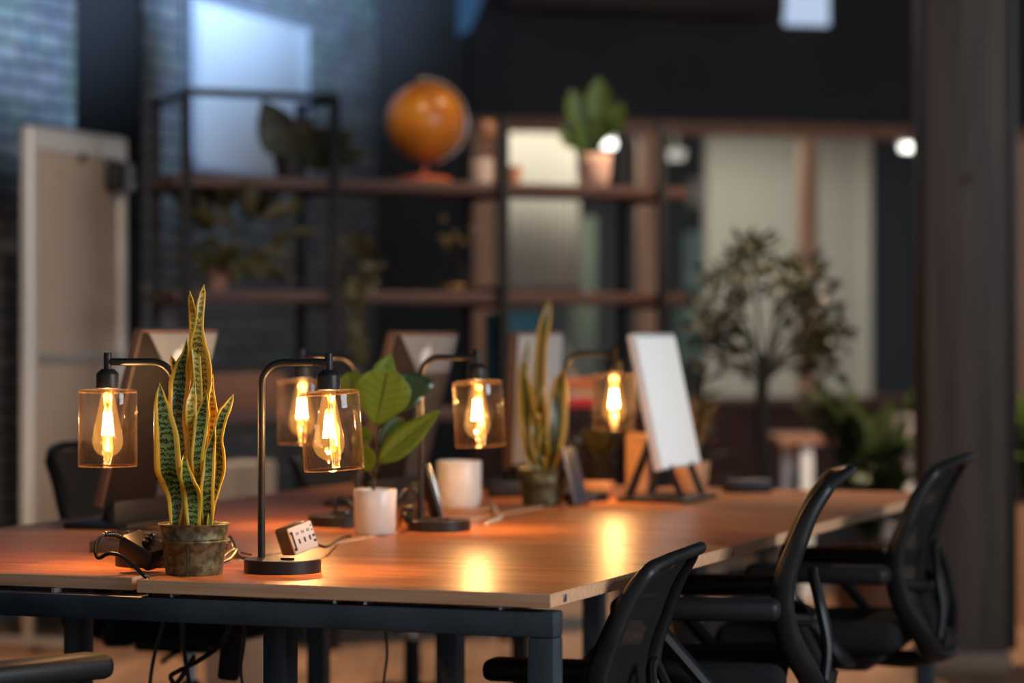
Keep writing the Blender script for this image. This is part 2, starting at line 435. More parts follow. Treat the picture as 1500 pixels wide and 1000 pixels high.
# conduit on the bricks
q, k = wl(266, 300)
bm = B(); tube(bm, [(0, 0, 0), (0, 0, 4.15)], .022)
for z in (1.0, 2.0, 3.0): box(bm, (0, .015, z), (.07, .03, .03), .004)
tag(finish(bm, 'conduit_pipe', mat('pipe_paint', (.022, .03, .042), .5), loc=(q.x+.03, q.y-.05, 0)), 'thin dark vertical pipe on the brick wall at the shelf end', 'pipe')
# glossy white panel on the brick wall
a, ka = wl(272, 0); b_, kb = wl(436, 0)
zt = 1.2+(487+2)*a.y/F; zb = CAMZ-(246-HY)/F*a.y
bm = B(); box(bm, ((ka+kb)/2, -.03, (zt+zb)/2), (kb-ka, .04, zt-zb), .004)
wp = thing('wall_panel', 'glossy white wall panel on the bricks behind the shelf top', 'panel', WL0, math.atan2(U.y, U.x))
finish(bm, 'board', mat('gloss_white', (.50, .52, .56), .22), wp)
bm = B()
for (x, z, sx, sz) in (((ka+kb)/2, zt, kb-ka+.03, .025), ((ka+kb)/2, zb, kb-ka+.03, .025), (ka, (zt+zb)/2, .025, zt-zb), (kb, (zt+zb)/2, .025, zt-zb)):
    box(bm, (x, -.035, z), (sx, .055, sz), .003)
finish(bm, 'rim', mat('panel_rim', (.25, .28, .34), .5), wp)

# timber pillar
Yp = 9.64; x0 = (1355-750)/F*Yp; x1 = (1478-750)/F*Yp
pil = thing('pillar', 'dark rough timber pillar behind the far office chair', 'pillar', ((x0+x1)/2, Yp+.15, 0)); pil['kind'] = 'thing'
bm = B(); box(bm, (0, 0, 2.1), (x1-x0, .30, 4.2), .008); finish(bm, 'timber_post', pillar_m, pil)
bm = B(); box(bm, (0, 0, .035), (x1-x0+.02, .325, .07), .006); finish(bm, 'base_shoe', mat('pillar_shoe', (.20, .12, .075), .6), pil)
bm = B(); box(bm, ((x1-x0)/2+.014, .0, 2.13), (.028, .31, 4.1), .003); finish(bm, 'steel_side_plate', black_metal, pil)
bm = B(); lathe(bm, [(.0001, -.012), (.016, -.01), (.018, 0), (.018, .012)], 12, Matrix.Translation((.0, -.155, 1.2+(487-262)/F*Yp)) @ Matrix.Rotation(R(90), 4, 'X')); finish(bm, 'bolt_head', mat('rust_bolt', (.42, .24, .16), .5), pil)

# ------------------------------------------------------------------ bench desk
def local_desk(x, y, z=0): return Vector((x, y, z))                 # x = -v
fr = thing('steel_trestle', 'long dark steel trestle carrying all the wooden worktops', 'desk', (P0.x, P0.y, 0), TH)
TT = .025; zb0 = .666; zb1 = .7115
def part_box(name, c, s, m, parent, bev=.003):
    bm = B(); box(bm, c, s, bev); return finish(bm, name, m, parent)
LW = 1.757
part_box('front_beam', (-LW/2+.003, .03, (zb0+zb1)/2), (LW, .05, zb1-zb0), blue_steel, fr, .004)
part_box('rear_beam', (-LW/2, 3.2, (zb0+zb1)/2), (LW, .05, zb1-zb0), blue_steel, fr, .004)
for x in (-.42, -1.25): part_box('long_beam', (x, 1.615, (zb0+zb1)/2), (.05, 3.11, zb1-zb0), blue_steel, fr)
for x, y in ((-.022, .03), (-LW+.03, .03), (-.022, 3.2), (-1.25, 3.2)):
    part_box('leg', (x, y, zb0/2), (.05, .05, zb0), blue_steel, fr, .004)
for y in (.25, 1.12, 2.1, 2.95): part_box('leg', (-.64, y, zb0/2), (.05, .055, zb0), blue_steel, fr, .004)
for y in (.55, 1.75, 2.6): part_box('leg', (-1.25, y, zb0/2), (.045, .05, zb0), blue_steel, fr, .004)
sp_h = (zb1+.719)/2
for x in (-.10, -.36, -.42, -.75, -1.0, -1.4): part_box('spacer', (x, .03, sp_h), (.006, .03, .719-zb1+.001), alu, fr, 0)
for x in (-.1, -.7, -1.0, -1.6): part_box('spacer', (x, 3.2, sp_h), (.006, .03, .719-zb1+.001), alu, fr, 0)
for x in (-.42, -1.25):
    for y in (.5, 1.6, 2.7): part_box('spacer', (x, y, sp_h), (.03, .012, .719-zb1+.001), alu, fr, 0)
for y in (.07, 1.138, 2.206):
    part_box('joint_clip', (.0005, y, TZ-.013), (.003, .016, .014), chrome, fr, .001)

seams = [0, 1.098, 2.176, 3.24]
rowname = ['nearest', 'middle', 'farthest']
tops = {('r', 0): 'wooden worktop with the front desk lamp and front snake plant', ('r', 1): 'wooden worktop under the white fig planter and white cup',
        ('r', 2): 'wooden worktop under the upright white monitor', ('l', 0): 'wooden worktop carrying the black power adapter',
        ('l', 1): 'wooden worktop under the dark slanted monitor by the whiteboard', ('l', 2): 'wooden worktop at the far end under the two silver monitors'}
for i in range(3):
    for side in 'rl':
        if side == 'r': xa, xb, y0 = -.815, 0., seams[i]
        else: xa, xb, y0 = -LW, -.842, seams[i]+.035
        y1 = seams[i+1]+(.03 if side == 'l' else 0)-.003
        bm = B(); box(bm, ((xa+xb)/2, (y0+y1)/2, TZ-TT/2), (xb-xa, y1-y0, TT), .0015, seg=1)
        for f in bm.faces: f.material_index = 0 if f.normal.z > .9 else 1
        bm.normal_update()
        for f in bm.faces: f.material_index = 0 if f.normal.z > .9 else 1
        o = finish(bm, 'worktop', [tabletop_m, edge_m], smooth=False, loc=(P0.x, P0.y, 0), rotz=TH)
        tag(o, tops[(side, i)], 'tabletop', 'worktops of the bench desk')

# ------------------------------------------------------------------ lamps
bulb_glow = (1., .50, .14)
filament_m = emission('filament', (1., .72, .38), 120.)
def bulb_mat():
    m = bpy.data.materials.new('amber_bulb_glass'); m.use_nodes = True
    nt = m.node_tree; N = nt.nodes.new; L = nt.links.new
    nt.nodes.remove(nt.nodes['Principled BSDF']); out = nt.nodes['Material Output']
    tr = N('ShaderNodeBsdfTransparent'); tr.inputs[0].default_value = (1, .80, .52, 1)
    gl = N('ShaderNodeBsdfGlossy'); gl.inputs['Roughness'].default_value = .03
    em = N('ShaderNodeEmission'); em.inputs[0].default_value = (1, .50, .14, 1); em.inputs[1].default_value = .26
    ad = N('ShaderNodeAddShader'); L(tr.outputs[0], ad.inputs[0]); L(em.outputs[0], ad.inputs[1])
    fr_ = N('ShaderNodeFresnel'); thin_ior(nt, fr_, 1.45)
    mx = N('ShaderNodeMixShader'); L(fr_.outputs[0], mx.inputs[0]); L(ad.outputs[0], mx.inputs[1]); L(gl.outputs[0], mx.inputs[2])
    L(mx.outputs[0], out.inputs['Surface']); return m
bulb_m = bulb_mat()
shade_m = clear_glass('amber_shade_glass', (.99, .965, .93), .3, .8, .01, (.86, .62, .40), dust=.0011)
rim_m = clear_glass('glass_rim', (.95, .85, .70), .4, 1., .05, (.8, .6, .4), dust=.03)
brass = mat('brass_cap', (.55, .36, .16), .3, 1.)
LAMPS = []
def desk_lamp(loc, rotz, label, tilt=(0, 0), power=12.):
    t = thing('desk_lamp', label, 'lamp', loc, rotz, 'desk lamps with clear glass shades')
    bm = B(); lathe(bm, [(.0001, 0), (.0725, 0), (.0735, .001), (.0735, .0235), (.072, .0253), (.0001, .0255)], 48); finish(bm, 'base', black_metal, t)
    bm = B(); box(bm, (.012, -.032, .0275), (.026, .012, .004), .001); finish(bm, 'switch', gloss_plastic, t)
    px_, py_ = -.043, .028; gx, gy = .088, .0; zt = .399
    d = Vector((gx-px_, gy-py_, 0)); ln = d.length; d.normalize()
    pts = [Vector((px_, py_, .024)), Vector((px_, py_, zt-.045))]
    for k in range(1, 9):
        a_ = PI/2*k/8; pts.append(Vector((px_, py_, zt-.045))+d*(.045*(1-math.cos(a_)))+Vector((0, 0, .045*math.sin(a_))))
    pts.append(Vector((gx, gy, zt)))
    bm = B(); tube(bm, pts, .0072, 14); finish(bm, 'pole', black_metal, t)
    bm = B(); lathe(bm, [(.0001, .417), (.0072, .417), (.0078, .4155), (.0078, .381)], 20, Matrix.Translation((gx, gy, 0)), cap1=True); finish(bm, 'stem', black_metal, t)
    bm = B(); lathe(bm, [(.0001, .385), (.012, .385), (.021, .377), (.0222, .373), (.0222, .348), (.019, .346), (.0001, .346)], 32, Matrix.Translation((gx, gy, 0))); finish(bm, 'socket', black_metal, t)
    # glass shade, open at the bottom, double walled
    M = Matrix.Translation((gx, gy, .345)) @ Euler((tilt[1], tilt[0], 0)).to_matrix().to_4x4()
    h = .150; r = .0575; w = .0022
    prof = [(.021, 0), (r-.008, 0), (r-.002, -.002), (r, -.008), (r, -h+.001), (r-w/2, -h), (r-w, -h+.001), (r-w, -.009), (r-.008-w*.5, -w), (.021, -w)]
    bm = B(); lathe(bm, prof, 64, M); o = finish(bm, 'shade', shade_m, t, ang=60); o['label'] = 'clear glass shade'
    for zr, rr in ((-h, r-w/2), (-.006, r-.001)):
        bm = B(); tube(bm, [M @ Vector((rr*math.cos(2*PI*i/64), rr*math.sin(2*PI*i/64), zr)) for i in range(64)], .0011, 8, closed=True); finish(bm, 'rim', rim_m, o)
    # bulb
    bz = lambda z: z
    prof = [(.0125, .338), (.0135, .332), (.0165, .318), (.0215, .292), (.0268, .268), (.0302, .249), (.0302, .240), (.0272, .229), (.0205, .220), (.0115, .2145), (.005, .212), (.0022, .207), (.0001, .206)]
    Mb = Matrix.Translation((gx, gy, 0))
    bm = B(); lathe(bm, prof, 40, Mb); bl = finish(bm, 'bulb', bulb_m, t, ang=80)
    bm = B(); lathe(bm, [(.0001, .347), (.0138, .347), (.0138, .338), (.0128, .336)], 24, Mb); finish(bm, 'bulb_cap', brass, bl)
    bm = B()
    for k in range(8):
        a_ = 2*PI*k/8; b2 = a_+.5
        tube(bm, [(gx+.006*math.cos(a_), gy+.006*math.sin(a_), .300), (gx+.011*math.cos(b2), gy+.011*math.sin(b2), .255)], .0017, 6)
    finish(bm, 'filament', filament_m, bl)
    bm = B(); lathe(bm, [(.006, .334), (.0035, .322), (.002, .31), (.0016, .245), (.0001, .244)], 12, Mb); finish(bm, 'filament_support', clear_glass('support_glass', (.95, .8, .6), .4) if 'sg' not in MATS else MATS['sg'], bl)
    l = bpy.data.lights.new('bulb_light', 'POINT'); l.energy = power; l.color = (1., .67, .41); l.shadow_soft_size = .012
    lo = bpy.data.objects.new('bulb_light', l); C.objects.link(lo); lo.parent = t; lo.location = (gx, gy, .276)
    return t
MATS['sg'] = clear_glass('support_glass', (.95, .8, .6), .4, .15)
def lampat(px, Y): return Vector(((px-750)/F*Y, Y, TZ))
desk_lamp(lampat(414, 5.21), 0, 'front desk lamp with lit glass shade right of the front snake plant', (R(-4), R(1)))
desk_lamp(lampat(224, 5.36), PI+.1, 'desk lamp whose pole stands behind the front snake plant', (R(0), R(0)))
desk_lamp(lampat(497, 6.45), PI+.05, 'desk lamp behind the front lamp, its arm pointing to the whiteboard side', (R(0), R(0)))
desk_lamp(lampat(643, 6.30), 0, 'desk lamp with its base between the white planter and white cup', (R(-3), R(1)))
desk_lamp(lampat(852, 7.40), 0, 'blurred lit desk lamp beside the upright white monitor', (0, 0))

# ------------------------------------------------------------------ snake plants
def snake_mat(name, g1, g2, yel):
    m = bpy.data.materials.new(name); m.use_nodes = True
    nt = m.node_tree; b = nt.nodes['Principled BSDF']; N = nt.nodes.new; L = nt.links.new
    uv = N('ShaderNodeUVMap'); sp = N('ShaderNodeSeparateXYZ'); L(uv.outputs[0], sp.inputs[0])
    tc = N('ShaderNodeTexCoord')
    # zigzag cross bands
    nz = N('ShaderNodeTexNoise'); nz.inputs['Scale'].default_value = 210; nz.inputs['Detail'].default_value = 3; L(tc.outputs['Object'], nz.inputs['Vector'])
    n2 = N('ShaderNodeTexNoise'); n2.inputs['Scale'].default_value = 26; n2.inputs['Detail'].default_value = 2; L(tc.outputs['Object'], n2.inputs['Vector'])
    sz = N('ShaderNodeSeparateXYZ'); L(tc.outputs['Object'], sz.inputs[0])
    def mth(op, a, b_=None, c=None):
        x = N('ShaderNodeMath'); x.operation = op
        for i, q in enumerate((a, b_, c)):
            if q is None: continue
            if isinstance(q, (int, float)): x.inputs[i].default_value = q
            else: L(q, x.inputs[i])
        return x.outputs[0]
    zz = mth('MULTIPLY', mth('PINGPONG', mth('MULTIPLY', sp.outputs[0], 6.), .5), 1.1)
    ph = mth('ADD', mth('MULTIPLY', sz.outputs[2], 560.), mth('MULTIPLY', nz.outputs['Fac'], 10.))
    ph = mth('ADD', mth('ADD', ph, mth('MULTIPLY', zz, 3.)), mth('MULTIPLY', n2.outputs['Fac'], 16.))
    s = mth('ADD', mth('MULTIPLY', mth('SINE', ph), .5), mth('MULTIPLY', n2.outputs['Fac'], 1.1))
    rp = N('ShaderNodeValToRGB'); e = rp.color_ramp.elements
    e[0].position = .30; e[0].color = (*g2, 1); e[1].position = .74; e[1].color = (*g1, 1)
    L(s, rp.inputs[0])
    # margins
    d = mth('ABSOLUTE', mth('SUBTRACT', sp.outputs[0], .5))
    d = mth('ADD', d, mth('MULTIPLY', mth('SUBTRACT', n2.outputs['Fac'], .5), .06))
    r2 = N('ShaderNodeValToRGB'); r2.color_ramp.elements[0].position = .275; r2.color_ramp.elements[1].position = .305; L(d, r2.inputs[0])
    mx = N('ShaderNodeMix'); mx.data_type = 'RGBA'; L(r2.outputs[0], mx.inputs['Factor']); L(rp.outputs[0], mx.inputs['A']); mx.inputs['B'].default_value = (*yel, 1)
    L(mx.outputs['Result'], b.inputs['Base Color']); b.inputs['Roughness'].default_value = .33
    tl = N('ShaderNodeBsdfTranslucent'); L(mx.outputs['Result'], tl.inputs[0]); ms = N('ShaderNodeMixShader'); ms.inputs[0].default_value = .25
    L(b.outputs[0], ms.inputs[1]); L(tl.outputs[0], ms.inputs[2]); L(ms.outputs[0], nt.nodes['Material Output'].inputs['Surface'])
    return m
snake_m = snake_mat('snake_leaf', (.24, .28, .05), (.024, .038, .012), (.86, .55, .05))
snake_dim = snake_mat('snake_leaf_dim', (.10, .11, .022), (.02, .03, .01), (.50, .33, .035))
snake_gold = snake_mat('snake_leaf_golden', (.75, .50, .065), (.17, .14, .028), (.88, .58, .06))
def snake_leaf(parent, Y, pts, org, dY=0., twist=0., cup=.35, lm=None):
    """pts: px, py, half width px -> leaf strip around a curved midrib"""
    bm = B(); uvl = bm.loops.layers.uv.new('UVMap')
    ctr = [(at(p[0], p[1], Y), p[2]*1.08/F*Y) for p in pts]
    n = len(ctr); cs = spline([c for c, _ in ctr], 5); ws = []
    for i in range(n-1):
        for k in range(5):
            t = k/5; ws.append(ctr[i][1]+(ctr[i+1][1]-ctr[i][1])*(t*t*(3-2*t)*.5+t*.5))
    ws.append(ctr[-1][1])
    rows = []; m = len(cs)
    for i, (c, w) in enumerate(zip(cs, ws)):
        s = i/(m-1); yaw = twist*math.sin(s*PI*2.2+.6)
        f = math.sin(min(1, s*1.0)*PI)                      # leaves splay from the pot and lean back in
        off = dY*(.35+.65*(1-abs(2*s-1)) if True else 1)+.006*math.sin(s*9+twist*5)
        ax = Vector((math.cos(yaw), math.sin(yaw), 0)); nx = Vector((math.sin(yaw), -math.cos(yaw), 0))
        row = []
        ww = max(w, .0006)/max(.55, math.cos(yaw))
        for q in (-1, -.72, -.4, 0, .4, .72, 1):
            p = c+ax*(q*ww)+Vector((0, off, 0))-nx*(cup*ww*(1-q*q)*.6)+nx*.0
            row.append((bm.verts.new(p-org), q, 1-s))
        rows.append(row)
    for a, b in zip(rows, rows[1:]):
        for k in range(6):
            f = bm.faces.new((a[k][0], a[k+1][0], b[k+1][0], b[k][0]))
            for lp, (v, q, t) in zip(f.loops, (a[k], a[k+1], b[k+1], b[k])): lp[uvl].uv = (q*.5+.5, t)
    o = finish(bm, 'leaf', lm or snake_m, parent, ang=170)
    so_ = o.modifiers.new('t', 'SOLIDIFY'); so_.thickness = .0026; so_.offset = 0
    return o
galv = mat('weathered_zinc', (.21, .195, .105), .5, .55, var=.0, vcol=(.075, .068, .036), vscale=70, bump=.15, bscale=120)
def zinc_pot(t, s=1.):
    bm = B()
    prof = [(.0001, .002), (.050, .002), (.0525, 0), (.0535, .002), (.0555, .022), (.0605, .060), (.0612, .0605), (.0622, .063), (.0612, .0655), (.0618, .0665), (.0628, .069), (.0618, .0715), (.0655, .0915), (.0685, .0945), (.0690, .0958), (.0680, .0970), (.0650, .0955), (.0630, .090), (.060, .074)]
    lathe(bm, [(r*s, z*s) for r, z in prof], 56)
    finish(bm, 'pot', galv, t, ang=50)
    bm = B(); box(bm, (-.006, -.0585*s, .048*s), (.003, .0055, .094*s), .001, Euler((R(-8.0), 0, 0))); finish(bm, 'seam', mat('zinc_seam', (.05, .045, .025), .6, .4), t)
    bm = B(); lathe(bm, [(.063*s, .086*s), (.04*s, .089*s), (.02*s, .0885*s), (.0001, .090*s)], 32); finish(bm, 'soil', soil_m, t)
Yq = 5.16; org = onz(284.5, 840); org = Vector(((284.5-750)/F*Yq, Yq, TZ))
sp1 = thing('snake_plant', 'tall snake plant in weathered zinc pot at the front desk edge', 'plant', org, 0, 'snake plants in zinc pots')
zinc_pot(sp1)
SL = [
 ([(234,560,.3),(236,580,6.5),(240,600,11.5),(246,640,17),(248,685,19),(253,705,17.5),(258,725,13.5),(259.5,740,11.5),(257.5,770,6.5)], -.020, .25),
 ([(274,494,.3),(271,515,4.5),(264,535,10),(261,560,14.5),(260,580,13),(259,610,11),(263,640,9),(266,680,8),(264,770,6)], .018, -.3),
 ([(249,521,.3),(251,530,4),(254,545,5),(256,600,6),(258,680,6),(262,770,5)], .040, .3),
 ([(298,416,.3),(296,430,4.2),(293.8,445,5.6),(293,460,5.2),(291,480,6.5),(289,500,11.5),(290.5,520,15),(292,540,16.5),(293.5,560,15),(294,580,11.5),(293,610,8.5),(290,650,8),(286,700,9),(282,770,6)], .008, .35),
 ([(278,426,.3),(278.6,440,3.8),(280,455,5.2),(281.5,475,5.2),(283.5,495,6),(288,540,6),(289,600,6),(283,770,5)], .016, -.3),
 ([(285,556,1),(280,590,7.5),(280,620,8.5),(281,645,6.5),(283,680,5.5),(282,770,5)], .002, .4),
 ([(303.5,576,.3),(299.5,592,6),(295.8,610,10.5),(293.5,640,9.5),(290,670,8.5),(290,700,7),(292,770,5)], -.012, -.2),
 ([(311,548,.3),(309,562,3.2),(308.5,580,5),(310,605,6),(307.5,640,6),(303,680,5.5),(298,770,5)], .024, .4),
 ([(341.5,577,.3),(336,589,5),(329,602,8.2),(322,622,8),(319,645,6.5),(320.5,665,8),(320.5,690,8.2),(316.5,715,5.5),(311,740,4.5),(307,770,4)], .004, .5),
 ([(316,625,.3),(312,645,4.5),(307.5,662,8),(307,690,8.5),(305,715,9.5),(304,745,9.5),(303.5,770,7.5)], -.018, -.25),
 ([(271,661,.3),(273,680,5.5),(277,700,10.5),(281,715,13),(284,735,12.5),(285.5,770,9)], -.034, .35),
]
for i, (pts, dy, tw) in enumerate(SL): snake_leaf(sp1, Yq, pts, org, dy, tw, lm=snake_gold if i in (3, 4, 5, 7) else None)
Yq2 = 7.24; org2 = Vector(((794.5-750)/F*Yq2, Yq2, TZ))
sp2 = thing('snake_plant', 'blurred snake plant in zinc pot behind the white cup', 'plant', org2, 0, 'snake plants in zinc pots')
zinc_pot(sp2)
for pts, dy, tw in [
 ([(805,437,.3),(802,455,5),(797,480,7),(792,520,7),(790,570,8),(790,630,9),(793,690,6)], .015, .3),
 ([(774,498,.3),(771,520,5),(767,545,6),(770,580,9),(773,620,10),(778,660,9),(785,692,6)], -.01, .4),
 ([(824,540,.3),(820,560,8),(817,590,12),(815,625,13),(809,660,12),(803,692,7)], -.015, -.3),
 ([(795,560,.5),(792,590,5),(788,640,8),(788,692,6)], .02, .4),
 ([(797,610,.3),(796,635,6),(795,665,8),(794,692,6)], -.03, .2),
 ([(782,590,.3),(784,620,6),(789,660,8),(793,692,6)], -.02, -.5)]:
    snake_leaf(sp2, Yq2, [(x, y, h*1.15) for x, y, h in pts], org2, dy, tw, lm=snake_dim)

# ------------------------------------------------------------------ fig in a white planter
def leaf_mat(name, c1, c2, vein, rough=.4, trans=.0):
    m = bpy.data.materials.new(name); m.use_nodes = True
    nt = m.node_tree; b = nt.nodes['Principled BSDF']; N = nt.nodes.new; L = nt.links.new
    uv = N('ShaderNodeUVMap'); sp = N('ShaderNodeSeparateXYZ'); L(uv.outputs[0], sp.inputs[0])
    def mth(op, a, b_=None):
        x = N('ShaderNodeMath'); x.operation = op
        for i, q in enumerate((a, b_)):
            if q is None: continue
            if isinstance(q, (int, float)): x.inputs[i].default_value = q
            else: L(q, x.inputs[i])
        return x.outputs[0]
    d = mth('ABSOLUTE', mth('SUBTRACT', sp.outputs[0], .5))
    mid = mth('LESS_THAN', d, .022)
    ve = mth('LESS_THAN', mth('FRACT', mth('MULTIPLY', mth('SUBTRACT', sp.outputs[1], mth('MULTIPLY', d, .45)), 7.)), .10)
    v = mth('MAXIMUM', mid, mth('MULTIPLY', ve, .6))
    tc = N('ShaderNodeTexCoord'); nz = N('ShaderNodeTexNoise'); nz.inputs['Scale'].default_value = 25; L(tc.outputs['Object'], nz.inputs['Vector'])
    m1 = N('ShaderNodeMix'); m1.data_type = 'RGBA'; L(nz.outputs['Fac'], m1.inputs['Factor']); m1.inputs['A'].default_value = (*c1, 1); m1.inputs['B'].default_value = (*c2, 1)
    m2 = N('ShaderNodeMix'); m2.data_type = 'RGBA'; L(v, m2.inputs['Factor']); L(m1.outputs['Result'], m2.inputs['A']); m2.inputs['B'].default_value = (*vein, 1)
    L(m2.outputs['Result'], b.inputs['Base Color']); b.inputs['Roughness'].default_value = rough
    if trans:
        tl = N('ShaderNodeBsdfTranslucent'); L(m2.outputs['Result'], tl.inputs[0])
        ms = N('ShaderNodeMixShader'); ms.inputs[0].default_value = trans
        L(b.outputs[0], ms.inputs[1]); L(tl.outputs[0], ms.inputs[2]); L(ms.outputs[0], nt.nodes['Material Output'].inputs['Surface'])
    return m
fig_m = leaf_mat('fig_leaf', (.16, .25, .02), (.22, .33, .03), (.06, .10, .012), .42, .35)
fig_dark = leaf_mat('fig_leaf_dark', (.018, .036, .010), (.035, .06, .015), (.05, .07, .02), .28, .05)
Yf = 6.2; orgf = Vector(((549.5-750)/F*Yf, Yf, TZ))
fig = thing('fig_plant', 'leafy green fig plant in a white planter behind the front lamp', 'plant', orgf)
def white_pot(t, r, h, taper=.95, soil=True, m=None):
    m = m or white_ceramic
    bm = B(); lathe(bm, [(.0001, .0015), (r*taper-.006, .0015), (r*taper-.004, 0), (r*taper, .004), (r, h-.002), (r-.0015, h), (r-.003, h-.001), (r-.004, h*.5), (r*taper-.005, .006), (.0001, .006)], 48)
    finish(bm, 'pot', m, t, ang=50)
    if soil:
        bm = B(); lathe(bm, [(r-.0038, h-.008), (r*.5, h-.006), (.0001, h-.004)], 24); finish(bm, 'soil', soil_m, t)
white_pot(fig, .0485, .101, .95)
bm = B(); st = [at(547, 722, Yf), at(548, 680, Yf), at(549, 640, Yf), at(551, 610, Yf+.005), at(553, 575, Yf+.015), at(556, 545, Yf+.02)]
tube(bm, [p-orgf for p in spline(st)], .0042, 8)
for a_, b_2 in (((548, 700), (556, 680)), ((548, 702), (540, 690)), ((549, 640), (556, 672)), ((551, 615), (551, 622)), ((552, 590), (600, 575)), ((552, 600), (520, 590))):
    tube(bm, [at(*a_, Yf)-orgf, at((a_[0]+b_2[0])/2, (a_[1]+b_2[1])/2-1, Yf-.01)-orgf, at(*b_2, Yf-.015)-orgf], .0022, 6)
finish(bm, 'stem', mat('fig_bark', (.05, .028, .016), .8), fig)
FIGP = [.05, .42, .62, .78, .95, 1., .92, .62, .10]
FIGH = [.06, .30, .55, .78, .95, 1., .98, .8, .3]
def figleaf(b_, tp, w, nrm, m=fig_m, prof=FIGP, dz=0., droop=.1, cup=.2):
    bm = B(); uvl = bm.loops.layers.uv.new('UVMap')
    blade(bm, at(b_[0], b_[1], Yf+b_[2])-orgf, at(tp[0], tp[1], Yf+tp[2])-orgf, w/F*Yf, nrm, prof, droop, cup, 12, uvl)
    o = finish(bm, 'leaf', m, fig, ang=170); s_ = o.modifiers.new('t', 'SOLIDIFY'); s_.thickness = .0008; return o
figleaf((550, 624, -.01), (568, 541, -.05), 82, (.1, -1, .25), prof=FIGH, cup=.28)
figleaf((553, 678, -.02), (646, 602, -.06), 44, (-.25, -1, .35), prof=[.1, .6, .9, 1, .95, .8, .6, .4, .05], droop=-.05)
figleaf((541, 692, -.01), (533, 652, -.04), 30, (-.3, -1, .1))
figleaf((556, 560, .02), (573, 518, .03), 34, (.2, -1, .3), prof=[.3, .8, 1, 1, .85, .6, .3, .05])
figleaf((520, 600, .0), (513, 545, .0), 48, (-.3, -1, .2), prof=FIGH)
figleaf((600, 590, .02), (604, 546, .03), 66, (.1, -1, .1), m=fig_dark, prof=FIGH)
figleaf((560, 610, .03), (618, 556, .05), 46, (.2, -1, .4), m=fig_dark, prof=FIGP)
figleaf((548, 640, .02), (516, 640, .05), 34, (-.2, -1, .4))
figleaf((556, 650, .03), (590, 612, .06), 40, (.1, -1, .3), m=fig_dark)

# ------------------------------------------------------------------ cup, coaster
Yc = 7.0; oc = Vector(((672.5-750)/F*Yc, Yc, TZ))
bm = B(); lathe(bm, [(.0001, 0), (.082, 0), (.084, .002), (.084, .008), (.082, .010), (.0001, .010)], 40)
tag(finish(bm, 'coaster', wood('coaster_wood', (.35, .15, .06), (.42, .2, .09), (.5, .26, .12), (3, 30, 30), .45), loc=oc), 'round wooden coaster under the big white cup', 'coaster')
cup_ = thing('cup', 'large plain white cup standing on a wooden coaster', 'cup', oc+Vector((0, 0, .010)))
bm = B(); r, h = .0575, .118
lathe(bm, [(.0001, .001), (r-.012, .001), (r-.009, 0), (r-.004, .006), (r, .03), (r, h-.002), (r-.0015, h), (r-.003, h-.001), (r-.0035, .03), (.0001, .008)], 48); finish(bm, 'body', white_ceramic, cup_, ang=55)
bm = B(); tube(bm, spline([(.030, .046, .09), (.036, .075, .088), (.040, .088, .06), (.036, .074, .03), (.030, .046, .028)]), .0055, 8); finish(bm, 'handle', white_ceramic, cup_)
bm = B(); pts = [onz(716, 739)+Vector((0, 0, .010)), onz(723, 745)+Vector((0, 0, .008)), onz(727, 752)+Vector((0, 0, .005)), onz(734, 760)+Vector((0, 0, .0045)), onz(712, 769)+Vector((0, 0, .004))]
tube(bm, spline(pts, 8), .004, 8); tag(finish(bm, 'charging_cable', mat('white_cable', (.7, .62, .52), .5)), 'white cable curling on the desk right of the white cup', 'cable')

# ------------------------------------------------------------------ power cube, adapter, cables
cubeM = Matrix.Translation(at(435, 788, 5.55)) @ Euler((R(-6), R(-17), R(33))).to_matrix().to_4x4()
pc = thing('power_cube', 'dark power cube with pale socket face tilted behind the front lamp base', 'power strip', onz(432, 812))
inv = Matrix.Translation(-Vector(onz(432, 812)))
Mc = inv @ cubeM
S = .058
def onface(bm, x, z, w, h, d=.0015):                       # front face is -y in the cube frame
    box(bm, (0, 0, 0), (1, 1, 1)) if False else None
    vs = box(bm, (x, -S/2-.0005, z), (w, d, h))
    for v in vs: v.co = Mc @ v.co
bm = B(); vs = box(bm, (0, .004, 0), (S, S, S), .006, seg=3)
for v in vs: v.co = Mc @ v.co
finish(bm, 'body', mat('cube_body', (.05, .036, .03), .4), pc)
bm = B(); vs = box(bm, (0, -S/2+.003, 0), (S-.002, .006, S-.002), .0025, seg=3)
for v in vs: v.co = Mc @ v.co
finish(bm, 'socket_face', mat('cube_face', (.60, .54, .50), .45), pc)
bm = B()
onface(bm, -.0225, 0, .004, .036); onface(bm, -.0235, .017, .006, .006); onface(bm, -.0235, -.017, .006, .006)
for i in range(3):
    x = -.0105+i*.0125
    onface(bm, x, -.004, .0034, .010); onface(bm, x-.002, .0125, .001, .006); onface(bm, x+.002, .0125, .001, .006)
for z, q in ((.019, .0026), (.010, .0026), (-.002, .005), (-.013, .005)): onface(bm, .0235, z, q, q)
finish(bm, 'socket_slot', black_plastic, pc, smooth=False)
def cable(pts, r, label, m=cable_m, n=8, cat='cable', name='cable', group=None):
    bm = B(); tube(bm, spline(pts, n), r, 8); return tag(finish(bm, name, m), label, cat, group)
def tb(px, py, h=.0035): return onz(px, py)+Vector((0, 0, h))
cable([at(466, 798, 5.58), at(480, 797, 5.66)-Vector((0, 0, .004)), tb(500, 790), tb(514, 787)], .003, 'dark cable running from the power cube along the seam to the planter', mat('brown_cable', (.03, .018, .012), .5))

